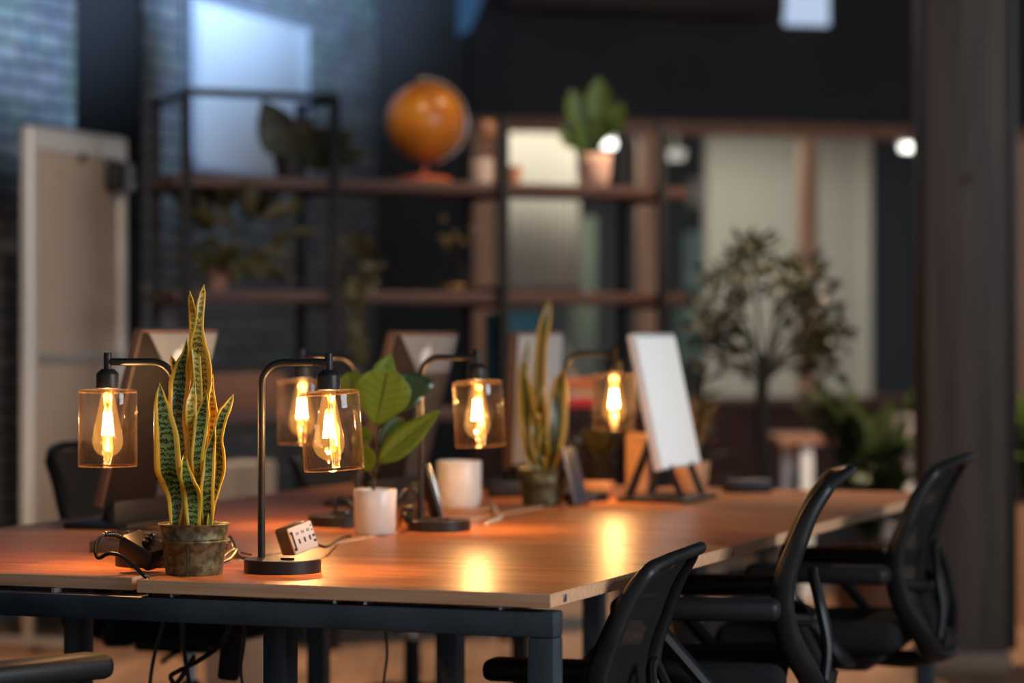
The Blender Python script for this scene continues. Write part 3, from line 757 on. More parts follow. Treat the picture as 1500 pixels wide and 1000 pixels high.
# power adapter in front of the left lamp base
Ya = 5.27
ad = thing('power_adapter', 'big black power adapter leaning beside the front zinc pot', 'adapter', onz(202, 836))
oa = onz(202, 836)
MA = Matrix.Translation(at(211, 806, 5.20)-oa) @ Euler((R(22), R(-8), R(52))).to_matrix().to_4x4()
bm = B(); vs = box(bm, (0, 0, 0), (.056, .085, .040), .005, seg=3)
for v in vs: v.co = MA @ v.co
finish(bm, 'body', mat('adapter_case', (.022, .018, .016), .38), ad)
bm = B()
for (x, z) in ((.008, .006), (.016, .008), (.008, -.006)):
    vs = box(bm, (x, -.0428, z), (.003, .001, .003))
    for v in vs: v.co = MA @ v.co
finish(bm, 'rating_mark', mat('pale_print', (.6, .55, .5), .6), ad, smooth=False)
bm = B()
for k, (dx, dz) in enumerate(((-.012, .024), (.004, .024), (.018, .023))):
    vs = []
    lathe(bm, [(.0001, .0), (.006, .0), (.007, .002), (.007, .006), (.005, .009), (.0001, .010)], 14, MA @ Matrix.Translation((dx, -.01+.03*k*.3, dz-.004)))
finish(bm, 'socket_plug', gloss_plastic, ad)
# ribbed strain relief and thick loop cable
pl = spline([at(184, 792, 5.2), at(172, 784, 5.19), at(160, 782, 5.18), at(148, 785, 5.17), at(141, 797, 5.15), at(140, 810, 5.13), at(145, 817, 5.12), at(158, 811, 5.11), at(172, 812, 5.10), at(186, 820, 5.09), at(200, 832, 5.08), at(211, 843, 5.07), at(216, 848, 5.06), at(218, 858, 5.055), at(224, 905, 5.2)], 8)
bm = B(); tube(bm, pl, .0037, 10)
for i in range(2, 20, 2): 
    p_, q_ = pl[i], pl[i+1]; tube(bm, [p_, p_+(q_-p_).normalized()*.004], .0062, 10)
tag(finish(bm, 'power_cable', cable_m), 'thick black cable looping from the adapter into the desk gap', 'cable')
cable([tb(175, 808, .03), at(186, 780, 5.30), at(196, 783, 5.28), at(205, 779, 5.28), at(214, 787, 5.27), at(228, 785, 5.27)], .0045, 'short knotted black cord on top of the power adapter')
# flat slab box farther back
p = onz(150, 807)
bm = B(); box(bm, (.05, .02, .012), (.14, .06, .024), .003, Euler((0, 0, 0))); tag(finish(bm, 'hub_box', mat('slab_plastic', (.045, .032, .028), .35), loc=onz(146, 809), rotz=R(-6)), 'flat dark slab box behind the cable loop', 'box')
p = onz(250, 792)
bm = B(); box(bm, (0, 0, .010), (.15, .075, .02), .004); tag(finish(bm, 'phone_dock', mat('dock_plastic', (.035, .025, .02), .35), loc=onz(222, 788), rotz=R(8)), 'low dark box partly behind the front zinc pot', 'box')
# cables between the pot and front lamp
cable([tb(330, 806), tb(337, 800, .02), tb(345, 808, .012), tb(352, 818, .004), tb(360, 822, .006), tb(368, 826, .01)], .0035, 'black cable joining the front lamp base beside the zinc pot')
cable([tb(322, 828), tb(332, 820, .012), tb(346, 812, .01), tb(338, 822, .006), tb(326, 826)], .003, 'small black cable knot right of the front zinc pot')
cable([tb(330, 800), tb(338, 806, .018), tb(344, 814, .01), tb(355, 812), tb(368, 815)], .0018, 'thin wire crossing behind the front zinc pot')
# cable loops by the white planter
cable([tb(515, 768, .035), at(500, 752, 6.35), at(489, 738, 6.35), at(494, 727, 6.35), at(507, 731, 6.35), at(516, 742, 6.35), at(512, 750, 6.35), at(498, 748, 6.35), tb(490, 771, .035)], .0045, 'black cable loop left of the white planter')
cable([at(584, 728, 6.35), at(592, 718, 6.36), at(603, 717, 6.38), at(612, 724, 6.4), at(614, 735, 6.4), tb(610, 770)], .0045, 'black cable arching right of the white planter')
cable([tb(585, 772), at(590, 748, 6.3), at(600, 742, 6.3), at(607, 750, 6.3), at(600, 758, 6.28), at(590, 752, 6.28), tb(600, 774)], .004, 'tangled black cable bundle between planter and lamp base')
# phone on a stand near the white cup
ps = thing('phone_stand', 'black slanted phone stand with bright edge left of the white cup', 'stand', onz(622, 765)+Vector((0, .06, 0)))
o_ = onz(622, 765)+Vector((0, .06, 0))
bm = B(); M_ = Matrix.Translation(at(630, 721, o_.y)-o_) @ Euler((R(-8), R(-13), R(20))).to_matrix().to_4x4()
vs = box(bm, (0, 0, 0), (.012, .07, .14), .003)
for v in vs: v.co = M_ @ v.co
finish(bm, 'slab', gloss_plastic, ps)
bm = B(); vs = box(bm, (.0065, -.033, 0), (.003, .004, .138), .001)
for v in vs: v.co = M_ @ v.co
finish(bm, 'bright_edge', chrome, ps)
bm = B(); box(bm, (-.01, 0, .004), (.08, .09, .008), .002); box(bm, (-.035, .0, .05), (.02, .05, .095), .004, Euler((0, R(14), 0))); finish(bm, 'foot', black_plastic, ps)

# ------------------------------------------------------------------ monitors
def apple_like(bm, M, s):
    pts = []
    for i in range(48):
        a_ = 2*PI*i/48; g = lambda c, w: math.exp(-(((a_-c+PI) % (2*PI)-PI)/w)**2)
        r_ = .5*(1-.14*g(PI/2, .28)-.08*g(1.5*PI, .3)-.42*g(.14, .30)); pts.append((r_*math.cos(a_)*1.5*s, r_*math.sin(a_)*s))
    for poly in (pts, [(.02*s, .52*s), (.10*s, .50*s), (.20*s, .60*s), (.22*s, .72*s), (.08*s, .66*s)]):
        cx = sum(x for x, _ in poly)/len(poly); cz = sum(z for _, z in poly)/len(poly); n = len(poly)
        for y in (0, -.0012):
            c_ = bm.verts.new(M @ Vector((cx, y, cz))); r_ = [bm.verts.new(M @ Vector((x, y, z))) for x, z in poly]
            for i in range(n): bm.faces.new((c_, r_[i], r_[(i+1) % n]))
def monitor(nb, w, h, lean, label, dark=True, logo=.0, name='monitor', flip=False, face=None, edge=None, z0=None, foot=True):
    """nb: world point of near bottom corner; panel runs along U for w; top leans by lean along -V (flip: +V)"""
    base = Vector((nb.x, nb.y, TZ)); t = thing(name, label, 'monitor', base, TH, 'monitors on the bench desk')
    # local frame: x = -V, y = U
    sgn = -1 if flip else 1
    zb = nb.z-TZ; L_ = math.hypot(h, lean); an = math.atan2(lean, h)*sgn
    M = Matrix.Translation((0, 0, zb)) @ Matrix.Rotation(an, 4, 'Y')
    def add(bm, c, s, bev=.0):
        for v in box(bm, c, s, bev): v.co = M @ v.co
    T_ = .016
    bm = B(); add(bm, (-T_/2, w/2, L_/2), (T_, w, L_), .004); finish(bm, 'housing', [dark_back] if not edge else [edge], t)
    bm = B(); add(bm, (-T_/2-.002, -.0035, L_/2), (T_+.006, .008, L_+.002), .002); add(bm, (-T_/2-.002, w/2, L_+.003), (T_+.006, w, .006), .002)
    finish(bm, 'edge_strip', bronze if not edge else edge, t)
    if face is None:
        # tapered silver plate on the back
        def poly(pl, m, nm, off=.0035):
            bm = B()
            a = [bm.verts.new(M @ Vector((.0, y*w, L_*(1-z)))) for y, z in pl]; b = [bm.verts.new(M @ Vector((off, y*w, L_*(1-z)))) for y, z in pl]
            bm.faces.new(a); bm.faces.new(b[::-1])
            for i in range(len(pl)): bm.faces.new((a[i], a[(i+1) % len(pl)], b[(i+1) % len(pl)], b[i]))
            return finish(bm, nm, m, t, smooth=False)
        if dark:
            poly([(.08, .004), (.985, .004), (.985, .26), (.48, .26)], silver, 'silver_plate')
            poly([(.49, .265), (.985, .265), (.985, .97), (.66, .97), (.58, .5)], mat('grey_plate', (.04, .045, .052), .5, .1), 'lower_plate', .003)
        else:
            poly([(.04, .004), (.985, .004), (.985, .97), (.04, .97)], mat('pale_plate', (.50, .54, .56), .45, .2), 'silver_plate')
        if logo:
            bm = B(); apple_like(bm, M @ Matrix.Translation((.0042, w*.53, L_*(1-.145))) @ Matrix.Rotation(R(90), 4, 'Z'), logo); finish(bm, 'logo', mat('logo_pale', (.55, .70, .76), .4), t, smooth=False)
    else:
        bm = B(); add(bm, (.001, w/2, L_/2), (.003, w-.012, L_-.012), .001); finish(bm, 'screen', face, t)
    if foot:
        bm = B(); box(bm, (-.03*sgn, w/2, .007), (.17, w*.9, .014), .004); finish(bm, 'foot', black_plastic, t)
        bm = B()
        for y in (w*.3, w*.7):
            bm2 = [Vector((-.06*sgn, y, .010)), M @ Vector((-T_-.004, y, L_*.25)), M @ Vector((-T_-.004, y, L_*.5))]
            tube(bm, spline(bm2), .008, 8)
        box(bm, (0, w/2, (zb+.01)/2), (.022, w*.8, zb+.01), .002)
        finish(bm, 'stand', black_plastic, t)
    return t
monitor(at(150, 743, 6.3), .379, .404, .103, 'dark slanted monitor with silver logo plate, nearest the whiteboard', True, .045)
m2 = at(527, 692, 7.13); m2.z = .80
monitor(m2, .44, .395, .10, 'slanted silver monitor with pale logo behind the fig plant', True, .05)
m3 = at(757, 690, 8.0)-Vector((.02, 0, 0)); m3.z = .80
monitor(m3, .40, .395, .02, 'pale silver monitor back behind the blurred snake plant', False, .0)
screen_m = mat('white_screen', (.75, .75, .72), .35, emit=(1., .98, .93), estr=.34)
nb = at(970, 688, 7.27)
monitor(nb, .356, .358, .0764, 'upright white lit monitor on a black stand by the blurred lamp', flip=True, face=screen_m, edge=mat('white_bezel', (.78, .78, .76), .4), foot=False)
mst = bpy.data.objects[[o.name for o in bpy.data.objects if o.get('label', '').startswith('upright white lit')][0]]
bm = B(); box(bm, (-.04, .18, .006), (.20, .30, .012), .004); finish(bm, 'foot', black_plastic, mst)
bm = B()
for y in (.08, .27): tube(bm, [Vector((-.12, y, .010)), Vector((-.045, y, .20))], .012, 8); tube(bm, [Vector((.03, y, .010)), Vector((-.05, y, .20))], .010, 8)
tube(bm, [Vector((-.05, .06, .20)), Vector((-.05, .30, .20))], .012, 8); finish(bm, 'stand', black_plastic, mst)
# blue-dark tablet leaning right of the blurred snake plant
o_ = onz(846, 741); tbt = thing('tablet', 'dark blue-edged tablet leaning right of the blurred zinc pot', 'tablet', o_, TH)
bm = B(); M_ = Matrix.Rotation(R(-14), 4, 'Y')
for v in box(bm, (0, .03, .080), (.010, .10, .155), .003): v.co = M_ @ v.co
finish(bm, 'body', mat('tablet_body', (.035, .05, .075), .3), tbt)
bm = B()
for v in box(bm, (.004, -.0215, .080), (.006, .005, .15), .001): v.co = M_ @ v.co
finish(bm, 'edge', mat('tablet_edge', (.22, .28, .38), .3, .6), tbt)
bm = B(); box(bm, (-.008, .03, .004), (.034, .09, .008), .002); tube(bm, [(-.022, .03, .006), (-.026, .03, .085)], .004, 8); finish(bm, 'stand', black_plastic, tbt)

# clutter at the far end of the desk
def grass_clump(bm, c, n, h, sp, w=.012, seed=1, uvl=None):
    rnd = random.Random(seed)
    for i in range(n):
        a_ = rnd.uniform(0, 2*PI); e = rnd.uniform(.1, 1)
        b_ = Vector(c)+Vector((rnd.uniform(-.3, .3)*sp*.5, rnd.uniform(-.3, .3)*sp*.5, 0))
        tp = b_+Vector((math.cos(a_)*sp*e, math.sin(a_)*sp*e, h*rnd.uniform(.5, 1)))
        blade(bm, b_, tp, w*rnd.uniform(.7, 1.3), (math.cos(a_+PI), math.sin(a_+PI), .4), None, .15, .2, 5, uvl)
dry_leaf = mat('dry_leaf', (.20, .13, .045), .7, var=.5, vscale=30)
o_ = onz(1012, 722); dp = thing('dried_plant', 'brown dried plant in a tan pot behind the white monitor', 'plant', o_)
white_pot(dp, .055, .09, .8, True, mat('tan_pot', (.45, .24, .12), .6))
bm = B(); uvl = bm.loops.layers.uv.new('UVMap'); grass_clump(bm, (0, 0, .085), 130, .20, .09, .018, 3, uvl); finish(bm, 'foliage', dry_leaf, dp)
o_ = onz(878, 722); wp2 = thing('small_plant', 'small dark leafy plant in a tan wrapped pot under the blurred lamp', 'plant', o_+Vector((0, .05, 0)))
bm = B(); lathe(bm, [(.0001, 0), (.036, 0), (.05, .09), (.046, .09), (.036, .08), (.0001, .078)], 20); finish(bm, 'pot', black_plastic, wp2)
bm = B(); uvl = bm.loops.layers.uv.new('UVMap'); grass_clump(bm, (0, 0, .08), 90, .12, .08, .022, 5, uvl); finish(bm, 'foliage', mat('dark_olive_leaf', (.07, .07, .03), .5, var=.5, vscale=40), wp2)
bx = thing('paper_bag', 'tan folded paper bag left of the white monitor', 'bag', onz(936, 724)+Vector((0, .08, 0)), R(-12))
bm = B(); box(bm, (0, 0, .085), (.062, .05, .17), .004); finish(bm, 'bag_body', mat('kraft_paper', (.50, .27, .14), .8, var=.12, vscale=18), bx)
bm = B(); box(bm, (.012, -.028, .158), (.055, .02, .022), .003, Euler((0, R(14), 0))); finish(bm, 'folded_top', MATS['kraft_paper'], bx)
bm = B(); box(bm, (0, 0, .022), (.11, .07, .044), .004); tag(finish(bm, 'tan_box', mat('card_tan', (.42, .22, .13), .75, var=.1), loc=onz(868, 728), rotz=TH), 'low reddish tan box behind the leaning tablet', 'box')
bm = B(); box(bm, (0, 0, .018), (.13, .09, .036), .006); tag(finish(bm, 'speaker_box', black_plastic, loc=onz(1094, 720), rotz=R(8)), 'low black box on the desk right of the white monitor', 'box')
bm = B(); box(bm, (0, 0, .02), (.10, .08, .04), .006); tag(finish(bm, 'desk_organizer', black_plastic, loc=onz(742, 727), rotz=R(8)), 'black low box left of the blurred snake plant', 'box')

# ------------------------------------------------------------------ chairs
def chair(v, u, face_left, lift, label, yaw=0., recline=0., tall=0., top=None):
    p = desk(v, u, 0); rz = TH+(PI/2 if face_left else -PI/2)+yaw
    if top is not None:                                   # the middle of the backrest's top edge
        lift = top.z-.925; p = Vector((top.x, top.y, 0))-Vector((.35*math.sin(rz), -.35*math.cos(rz), 0))
    t = thing('office_chair', label, 'chair', p, rz, 'black mesh office chairs around the bench')
    L_ = lift
    # seat
    bm = B()
    for v_ in box(bm, (0, .0, .49+L_), (.48, .46, .075), .032, seg=4):
        v_.co.z += .012*math.cos(v_.co.x*5)+(-.02*max(0, (v_.co.y-.1)/.13)**2)
    finish(bm, 'seat', black_fabric, t, ang=60)
    part_box('seat_pan', (0, 0, .445+L_), (.36, .36, .03), black_plastic, t, .012)
    # back profile
    yz = [(-.315, .455), (-.297, .51), (-.262, .575), (-.245, .645), (-.250, .715), (-.275, .785), (-.303, .85), (-.336, .90), (-.350, .915)]
    hw = [.13, .17, .205, .222, .226, .222, .208, .188, .165]
    prof = [(Vector((0, y-recline*(z-.5), z+L_+tall*max(0, (z-.5))/.4)), w) for (y, z), w in zip(yz, hw)]
    pv = spline([q for q, _ in prof], 4); ws = []
    for i in range(len(hw)-1):
        for k in range(4): ws.append(hw[i]+(hw[i+1]-hw[i])*k/4)
    ws.append(hw[-1]); m = len(pv)
    def bp(i, q): 
        c = pv[i]; return Vector((q*ws[i], c.y+.022*q*q, c.z))
    ring = []; axes = []; taper = lambda i: .026-.013*max(0, i/(m-1)-.35)/.65
    def nrm(i):
        a_ = pv[min(i+1, m-1)]-pv[max(i-1, 0)]; a_.normalize(); return Vector((0, a_.z, -a_.y)), a_
    for i in range(m): ring.append(bp(i, 1)); n_, a_ = nrm(i); axes.append((n_, Vector((1, 0, 0))))
    hs = [taper(i) for i in range(m)]+[.012]*6+[taper(i) for i in range(m-1, -1, -1)]+[.022]*4
    for q in (.8, .5, .2, -.2, -.5, -.8):
        c_ = bp(m-1, q); n_, a_ = nrm(m-1); ring.append(c_+a_*(.022*(1-q*q))); axes.append((n_, a_))
    for i in range(m-1, -1, -1): ring.append(bp(i, -1)); n_, a_ = nrm(i); axes.append((n_, Vector((-1, 0, 0))))
    for q in (-.7, -.3, .3, .7):
        c_ = bp(0, q); n_, a_ = nrm(0); ring.append(c_-a_*.012); axes.append((n_, -a_))
    bm = B(); sweep(bm, ring, axes, hs, .013, 12); finish(bm, 'back_frame', gloss_plastic, t, ang=70)
    bm = B(); g = []
    for i in range(m):
        n_, a_ = nrm(i); g.append([bm.verts.new(bp(i, q)+n_*.004) for q in (-.97, -.7, -.35, 0, .35, .7, .97)])
    for a_, b_ in zip(g, g[1:]):
        for k in range(6): bm.faces.new((a_[k], a_[k+1], b_[k+1], b_[k]))
    o = finish(bm, 'back_mesh', mesh_m, t, ang=170)
    # lumbar bracket and spine
    bm = B()
    for s in (-1, 1):
        tube(bm, spline([(s*.10, -.31, .49+L_), (s*.085, -.315, .56+L_), (s*.07, -.300, .64+L_), (s*.03, -.285, .70+L_), (0, -.284, .715+L_)]), .011, 8)
    tube(bm, spline([(-.16, -.225, .625+L_), (-.08, -.275, .615+L_), (.08, -.275, .615+L_), (.16, -.225, .625+L_)]), .014, 8)
    finish(bm, 'lumbar_support', gloss_plastic, t)
    bm = B(); tube(bm, spline([(0, -.08, .43+L_), (0, -.22, .425+L_), (0, -.30, .45+L_), (0, -.318, .50+L_)]), .022, 10, flat=1.6); finish(bm, 'spine', black_plastic, t)
    for s in (-1, 1):
        bm = B(); box(bm, (s*.275, -.045, .655+L_), (.085, .35, .045), .018, seg=3)
        a_ = finish(bm, 'armrest', black_plastic, t, ang=60)
        bm = B(); tube(bm, spline([(s*.275, .06, .645+L_), (s*.278, .02, .60+L_), (s*.275, -.075, .49+L_), (s*.255, -.10, .45+L_), (s*.15, -.10, .437+L_)], 5), .016, 8, flat=1.4); finish(bm, 'arm_support', black_plastic, a_)
    part_box('mechanism', (0, -.02, .415+L_), (.16, .22, .035), black_plastic, t, .01)
    bm = B(); tube(bm, [(.08, .03, .415+L_), (.22, .05, .405+L_), (.27, .06, .40+L_)], .007, 8); finish(bm, 'lever', black_plastic, t)
    bm = B(); lathe(bm, [(.016, .25), (.016, .40+L_)], 16, cap0=True, cap1=True); gl = finish(bm, 'gas_lift', chrome, t)
    bm = B(); lathe(bm, [(.0001, .075), (.034, .075), (.034, .12), (.027, .13), (.025, .30+L_*.5), (.018, .305+L_*.5)], 20); finish(bm, 'column_cover', black_plastic, t)
    for k in range(5):
        a_ = 2*PI*k/5+.3; d = Vector((math.cos(a_), math.sin(a_), 0))
        bm = B(); tube(bm, [d*.02+Vector((0, 0, .10)), d*.15+Vector((0, 0, .095)), d*.30+Vector((0, 0, .072))], [.024, .02, .013], 8, flat=1.3)
        lg = finish(bm, 'leg', black_plastic, t)
        bm = B(); n_ = Vector((-d.y, d.x, 0))
        for s in (-1, 1):
            Mx = Matrix.Translation(d*.30+n_*(s*.011)+Vector((0, 0, .028))) @ n_.to_track_quat('Z', 'Y').to_matrix().to_4x4()
            lathe(bm, [(.0001, -.007), (.025, -.007), (.028, -.003), (.028, .003), (.025, .007), (.0001, .007)], 18, Mx)
        tube(bm, [d*.30+Vector((0, 0, .03)), d*.30+Vector((0, 0, .07))], .006, 8)
        finish(bm, 'caster', black_plastic, lg)
    return t
def mesh_fabric():
    m = bpy.data.materials.new('mesh_fabric'); m.use_nodes = True
    nt = m.node_tree; N = nt.nodes.new; L = nt.links.new; b = nt.nodes['Principled BSDF']
    b.inputs['Base Color'].default_value = (.008, .008, .009, 1); b.inputs['Roughness'].default_value = .8; b.inputs['Specular IOR Level'].default_value = .2
    tr = N('ShaderNodeBsdfTransparent'); mx = N('ShaderNodeMixShader'); mx.inputs[0].default_value = .93
    L(tr.outputs[0], mx.inputs[1]); L(b.outputs[0], mx.inputs[2]); L(mx.outputs[0], nt.nodes['Material Output'].inputs['Surface']); return m
mesh_m = mesh_fabric()
chair(0, 0, True, 0, 'black mesh office chair at the front right desk corner', yaw=R(5), top=at(1008, 808, 5.19))
chair(0, 0, True, 0, 'black mesh office chair between the corner chair and the one before the pillar', yaw=R(14), top=at(1236, 691, 5.87))
chair(0, 0, True, 0, 'black mesh office chair before the timber pillar', yaw=R(2), top=at(1410, 672, 6.77))
chair(1.102, -.161, False, -.05, 'black office chair at the near desk end, only its rounded armrest in view', yaw=R(66))
chair(0, 0, False, .0, 'black office chair beside the slanted dark monitor, seat under the desk', top=at(108, 655, 7.3))
chair(0, 0, False, .0, 'black office chair on the far side behind the front lamp', top=at(452, 657, 8.5))

# ------------------------------------------------------------------ hanging cables under the desk
cable([at(243, 900, 5.75), at(236, 925, 5.75), at(226, 960, 5.75), at(220, 1000, 5.75), at(219, 1060, 5.75)], .004, 'black cable hanging under the desk left of the zinc pot line')
cable([at(268, 900, 5.75), at(268, 940, 5.75), at(272, 970, 5.75), at(278, 1010, 5.75), at(280, 1060, 5.75)], .005, 'straight black cable hanging under the zinc pot')
cable([at(340, 905, 5.7), at(325, 942, 5.7), at(290, 968, 5.7), at(262, 982, 5.7), at(250, 990, 5.7), at(258, 1000, 5.7), at(276, 975, 5.7), at(285, 960, 5.7)], .005, 'looped black cable swinging under the front desk')
cable([at(357, 905, 5.7), at(358, 940, 5.7), at(353, 980, 5.7), at(358, 1020, 5.7)], .003, 'thin wire hanging next to the black adapter brick')
cable([at(410, 925, 5.4), at(419, 950, 5.4), at(421, 975, 5.4), at(418, 1020, 5.4)], .005, 'bent black cable hanging right of the inner desk leg')
cable([at(565, 925, 5.9), at(567, 960, 5.9), at(562, 1000, 5.9), at(562, 1040, 5.9)], .003, 'thin black cable hanging under the desk centre')
bm = B(); p_ = at(338, 962, 5.8)
box(bm, (0, 0, 0), (.045, .05, .095), .008, Euler((0, R(6), 0)))
tube(bm, [(0, 0, .04), (.0, 0, .14)], .003, 8)
tag(finish(bm, 'adapter_brick', black_plastic, loc=p_), 'black adapter brick hanging under the front lamp', 'adapter')

# ------------------------------------------------------------------ rolling whiteboard
pa = at(38, 500, 10.2); ang = math.atan2(U.y, U.x)
wbd = thing('whiteboard', 'rolling whiteboard with silver frame at the brick wall', 'whiteboard', (pa.x, pa.y, 0), ang)
WW, ZT, Z0 = .735, 1.972, .40
bm = B(); box(bm, (WW/2, 0, (ZT+Z0)/2), (WW-.04, .022, ZT-Z0-.04), .002)
finish(bm, 'board', mat('board_tan', (.46, .37, .29), .42, var=.10, vscale=1.6), wbd)
bm = B()
for x in (.02, WW-.02): box(bm, (x, 0, (ZT+Z0)/2), (.05, .05, ZT-Z0), .012, seg=3)
box(bm, (WW/2, 0, ZT-.045), (WW, .052, .10), .02, seg=3); box(bm, (WW/2, 0, Z0+.02), (WW, .05, .05), .01)
finish(bm, 'frame', mat('pale_frame', (.70, .69, .66), .4, .3), wbd)
bm = B(); box(bm, (WW/2, -.016, CAMZ-(524-HY)/F*10.4), (WW-.06, .014, .032), .003); finish(bm, 'crossbar', alu, wbd)
for x in (.02, WW-.02):
    bm = B(); box(bm, (x, 0, .22), (.035, .035, .40), .004); box(bm, (x, 0, .045), (.04, .5, .03), .006); finish(bm, 'leg', alu, wbd)
for x in (.02, WW-.02):
    for y in (-.22, .22):
        bm = B(); lathe(bm, [(.0001, -.012), (.03, -.012), (.03, .012), (.0001, .012)], 16, Matrix.Translation((x, y, .03)) @ Matrix.Rotation(R(90), 4, 'Y')); finish(bm, 'caster', black_plastic, wbd)
bm = B(); box(bm, (.385, -.022, CAMZ+(487-229)/F*10.5), (.03, .02, .035), .008)
tag(finish(bm, 'board_magnet', black_plastic, loc=(pa.x, pa.y, 0), rotz=ang), 'small black magnet near the top of the whiteboard', 'magnet')
cl = thing('clip_holder', 'black clip holder hanging on the whiteboard edge', 'holder', (pa.x, pa.y, 0), ang)
zc = CAMZ+(487-258)/F*10.75
bm = B(); box(bm, (WW-.115, -.05, zc), (.15, .05, .125), .02, seg=3); finish(bm, 'body', black_plastic, cl)
bm = B()
for dz in (.025, -.03): lathe(bm, [(.018, -.004), (.026, -.004), (.026, .006), (.018, .006)], 18, Matrix.Translation((WW-.085, -.08, zc+dz)) @ Matrix.Rotation(R(90), 4, 'X'))
finish(bm, 'ring', chrome, cl)

# ------------------------------------------------------------------ shelving
SO = Vector((-1.2875, 10., 0)); SA = R(27); SX = Vector((math.cos(SA), math.sin(SA), 0)); SY = Vector((-math.sin(SA), math.cos(SA), 0))
def shp(px, d=0.):                                   # local x on the shelf for a pixel column at depth d
    o = SO+SY*d; t = (px-750)/F; return (t*o.y-o.x)/(SX.x-t*SX.y)
def shw(s, d, z): p = SO+SX*s+SY*d; return Vector((p.x, p.y, z))
def shz(px, py, d=.15): s = shp(px, d); p = shw(s, d, 0); return CAMZ-(py-HY)/F*p.y
sh = thing('shelving_unit', 'tall black metal shelving with dark wooden shelves behind the desk', 'shelf', SO, SA)
SLn = shp(1006)
for z in (1.76, 1.335, .885, .46):
    bm = B(); box(bm, (SLn/2+.025, .145, z), (SLn-.05, .31, .045), .004); finish(bm, 'shelf_board', shelf_wood, sh)
sx = [shp(p) for p in (270, 487, 735, 966)]
for i, x in enumerate(sx):
    for y in (-.02, .31):
        top = 2.09 if i < 2 else 2.03
        bm = B(); box(bm, (x, y, top/2), (.032, .03, top), .002); finish(bm, 'post', shelf_metal, sh)
bm = B(); box(bm, ((sx[0]+sx[1])/2, -.02, 2.085), (sx[1]-sx[0], .028, .028), .002); finish(bm, 'top_rail', shelf_metal, sh)
for i, x in enumerate(sx):
    for z in (.10, .43, .855, 1.305, 1.73)+((2.07,) if i < 2 else ()):
        bm = B(); box(bm, (x, .145, z), (.026, .30, .02), .002); finish(bm, 'side_bar', shelf_metal, sh)
ZU, ZM, ZL = 1.7825, 1.3575, .9075

# globe
s = shp(622, .16); gp = shw(s, .16, ZU); gl = thing('globe', 'orange antique globe on the top shelf', 'globe', gp)
gz = CAMZ-(178-HY)/F*gp.y-ZU; gr = .151
def globe_mat():
    m = bpy.data.materials.new('globe_map'); m.use_nodes = True
    nt = m.node_tree; b = nt.nodes['Principled BSDF']; N = nt.nodes.new; L = nt.links.new
    tc = N('ShaderNodeTexCoord'); nz = N('ShaderNodeTexNoise'); nz.inputs['Scale'].default_value = 7; nz.inputs['Detail'].default_value = 5; L(tc.outputs['Object'], nz.inputs['Vector'])
    rp = N('ShaderNodeValToRGB'); e = rp.color_ramp.elements; e[0].position = .42; e[0].color = (.46, .14, .014, 1); e[1].position = .58; e[1].color = (.70, .24, .016, 1)
    L(nz.outputs['Fac'], rp.inputs[0]); L(rp.outputs[0], b.inputs['Base Color']); b.inputs['Roughness'].default_value = .3
    return m
bm = B(); bmesh.ops.create_uvsphere(bm, u_segments=40, v_segments=24, radius=gr); 
for v in bm.verts: v.co.z += gz
finish(bm, 'sphere', globe_mat(), gl, ang=80)
bm = B(); pts = []
for k in range(25):
    a_ = R(-88+176*k/24); q = Vector((math.cos(a_)*(gr+.014), 0, math.sin(a_)*(gr+.014))); q.rotate(Euler((0, R(-12), 0))); pts.append(q+Vector((0, 0, gz)))
tube(bm, pts, .0075, 10, flat=1.4); finish(bm, 'meridian_arm', mat('meridian_metal', (.75, .75, .75), .2, .9), gl)
bm = B(); lathe(bm, [(.0001, 0), (.100, 0), (.104, .008), (.100, .022), (.06, .028), (.014, .034), (.011, .05), (.011, gz-gr-.008), (.0001, gz-gr-.006)], 32); finish(bm, 'stand', mat('globe_base', (.42, .07, .018), .4), gl)

# plants and pots on the shelves
leaf_green = leaf_mat('shelf_leaf', (.045, .085, .012), (.075, .12, .016), (.06, .10, .02), .4, .2)
leaf_olive = leaf_mat('olive_leaf', (.032, .032, .008), (.065, .052, .011), (.03, .027, .008), .5, .15)
def bushy(t, c, n, rx, rz, lw, ll, m, seed, stem=True, down=0., name='foliage', stems=None):
    rnd = random.Random(seed); bm = B(); uvl = bm.loops.layers.uv.new('UVMap'); c = Vector(c)
    for i in range(n):
        a_ = rnd.uniform(0, 2*PI); e = math.sqrt(rnd.random()); h = rnd.uniform(-1, 1)
        p = c+Vector((math.cos(a_)*rx*e*math.sqrt(1-h*h*.9), math.sin(a_)*rx*e*math.sqrt(1-h*h*.9), h*rz))
        d = (p-c); d = d.normalized() if d.length > 1e-5 else Vector((0, 0, 1))
        d = (d+Vector((rnd.uniform(-.6, .6), rnd.uniform(-.6, .6), rnd.uniform(-.2, .7)-down))).normalized()
        blade(bm, p, p+d*ll*rnd.uniform(.7, 1.2), lw*rnd.uniform(.7, 1.2), (rnd.uniform(-.5, .5), -1, .6), None, .12, .2, 5, uvl)
    return finish(bm, name, m, t, ang=170)
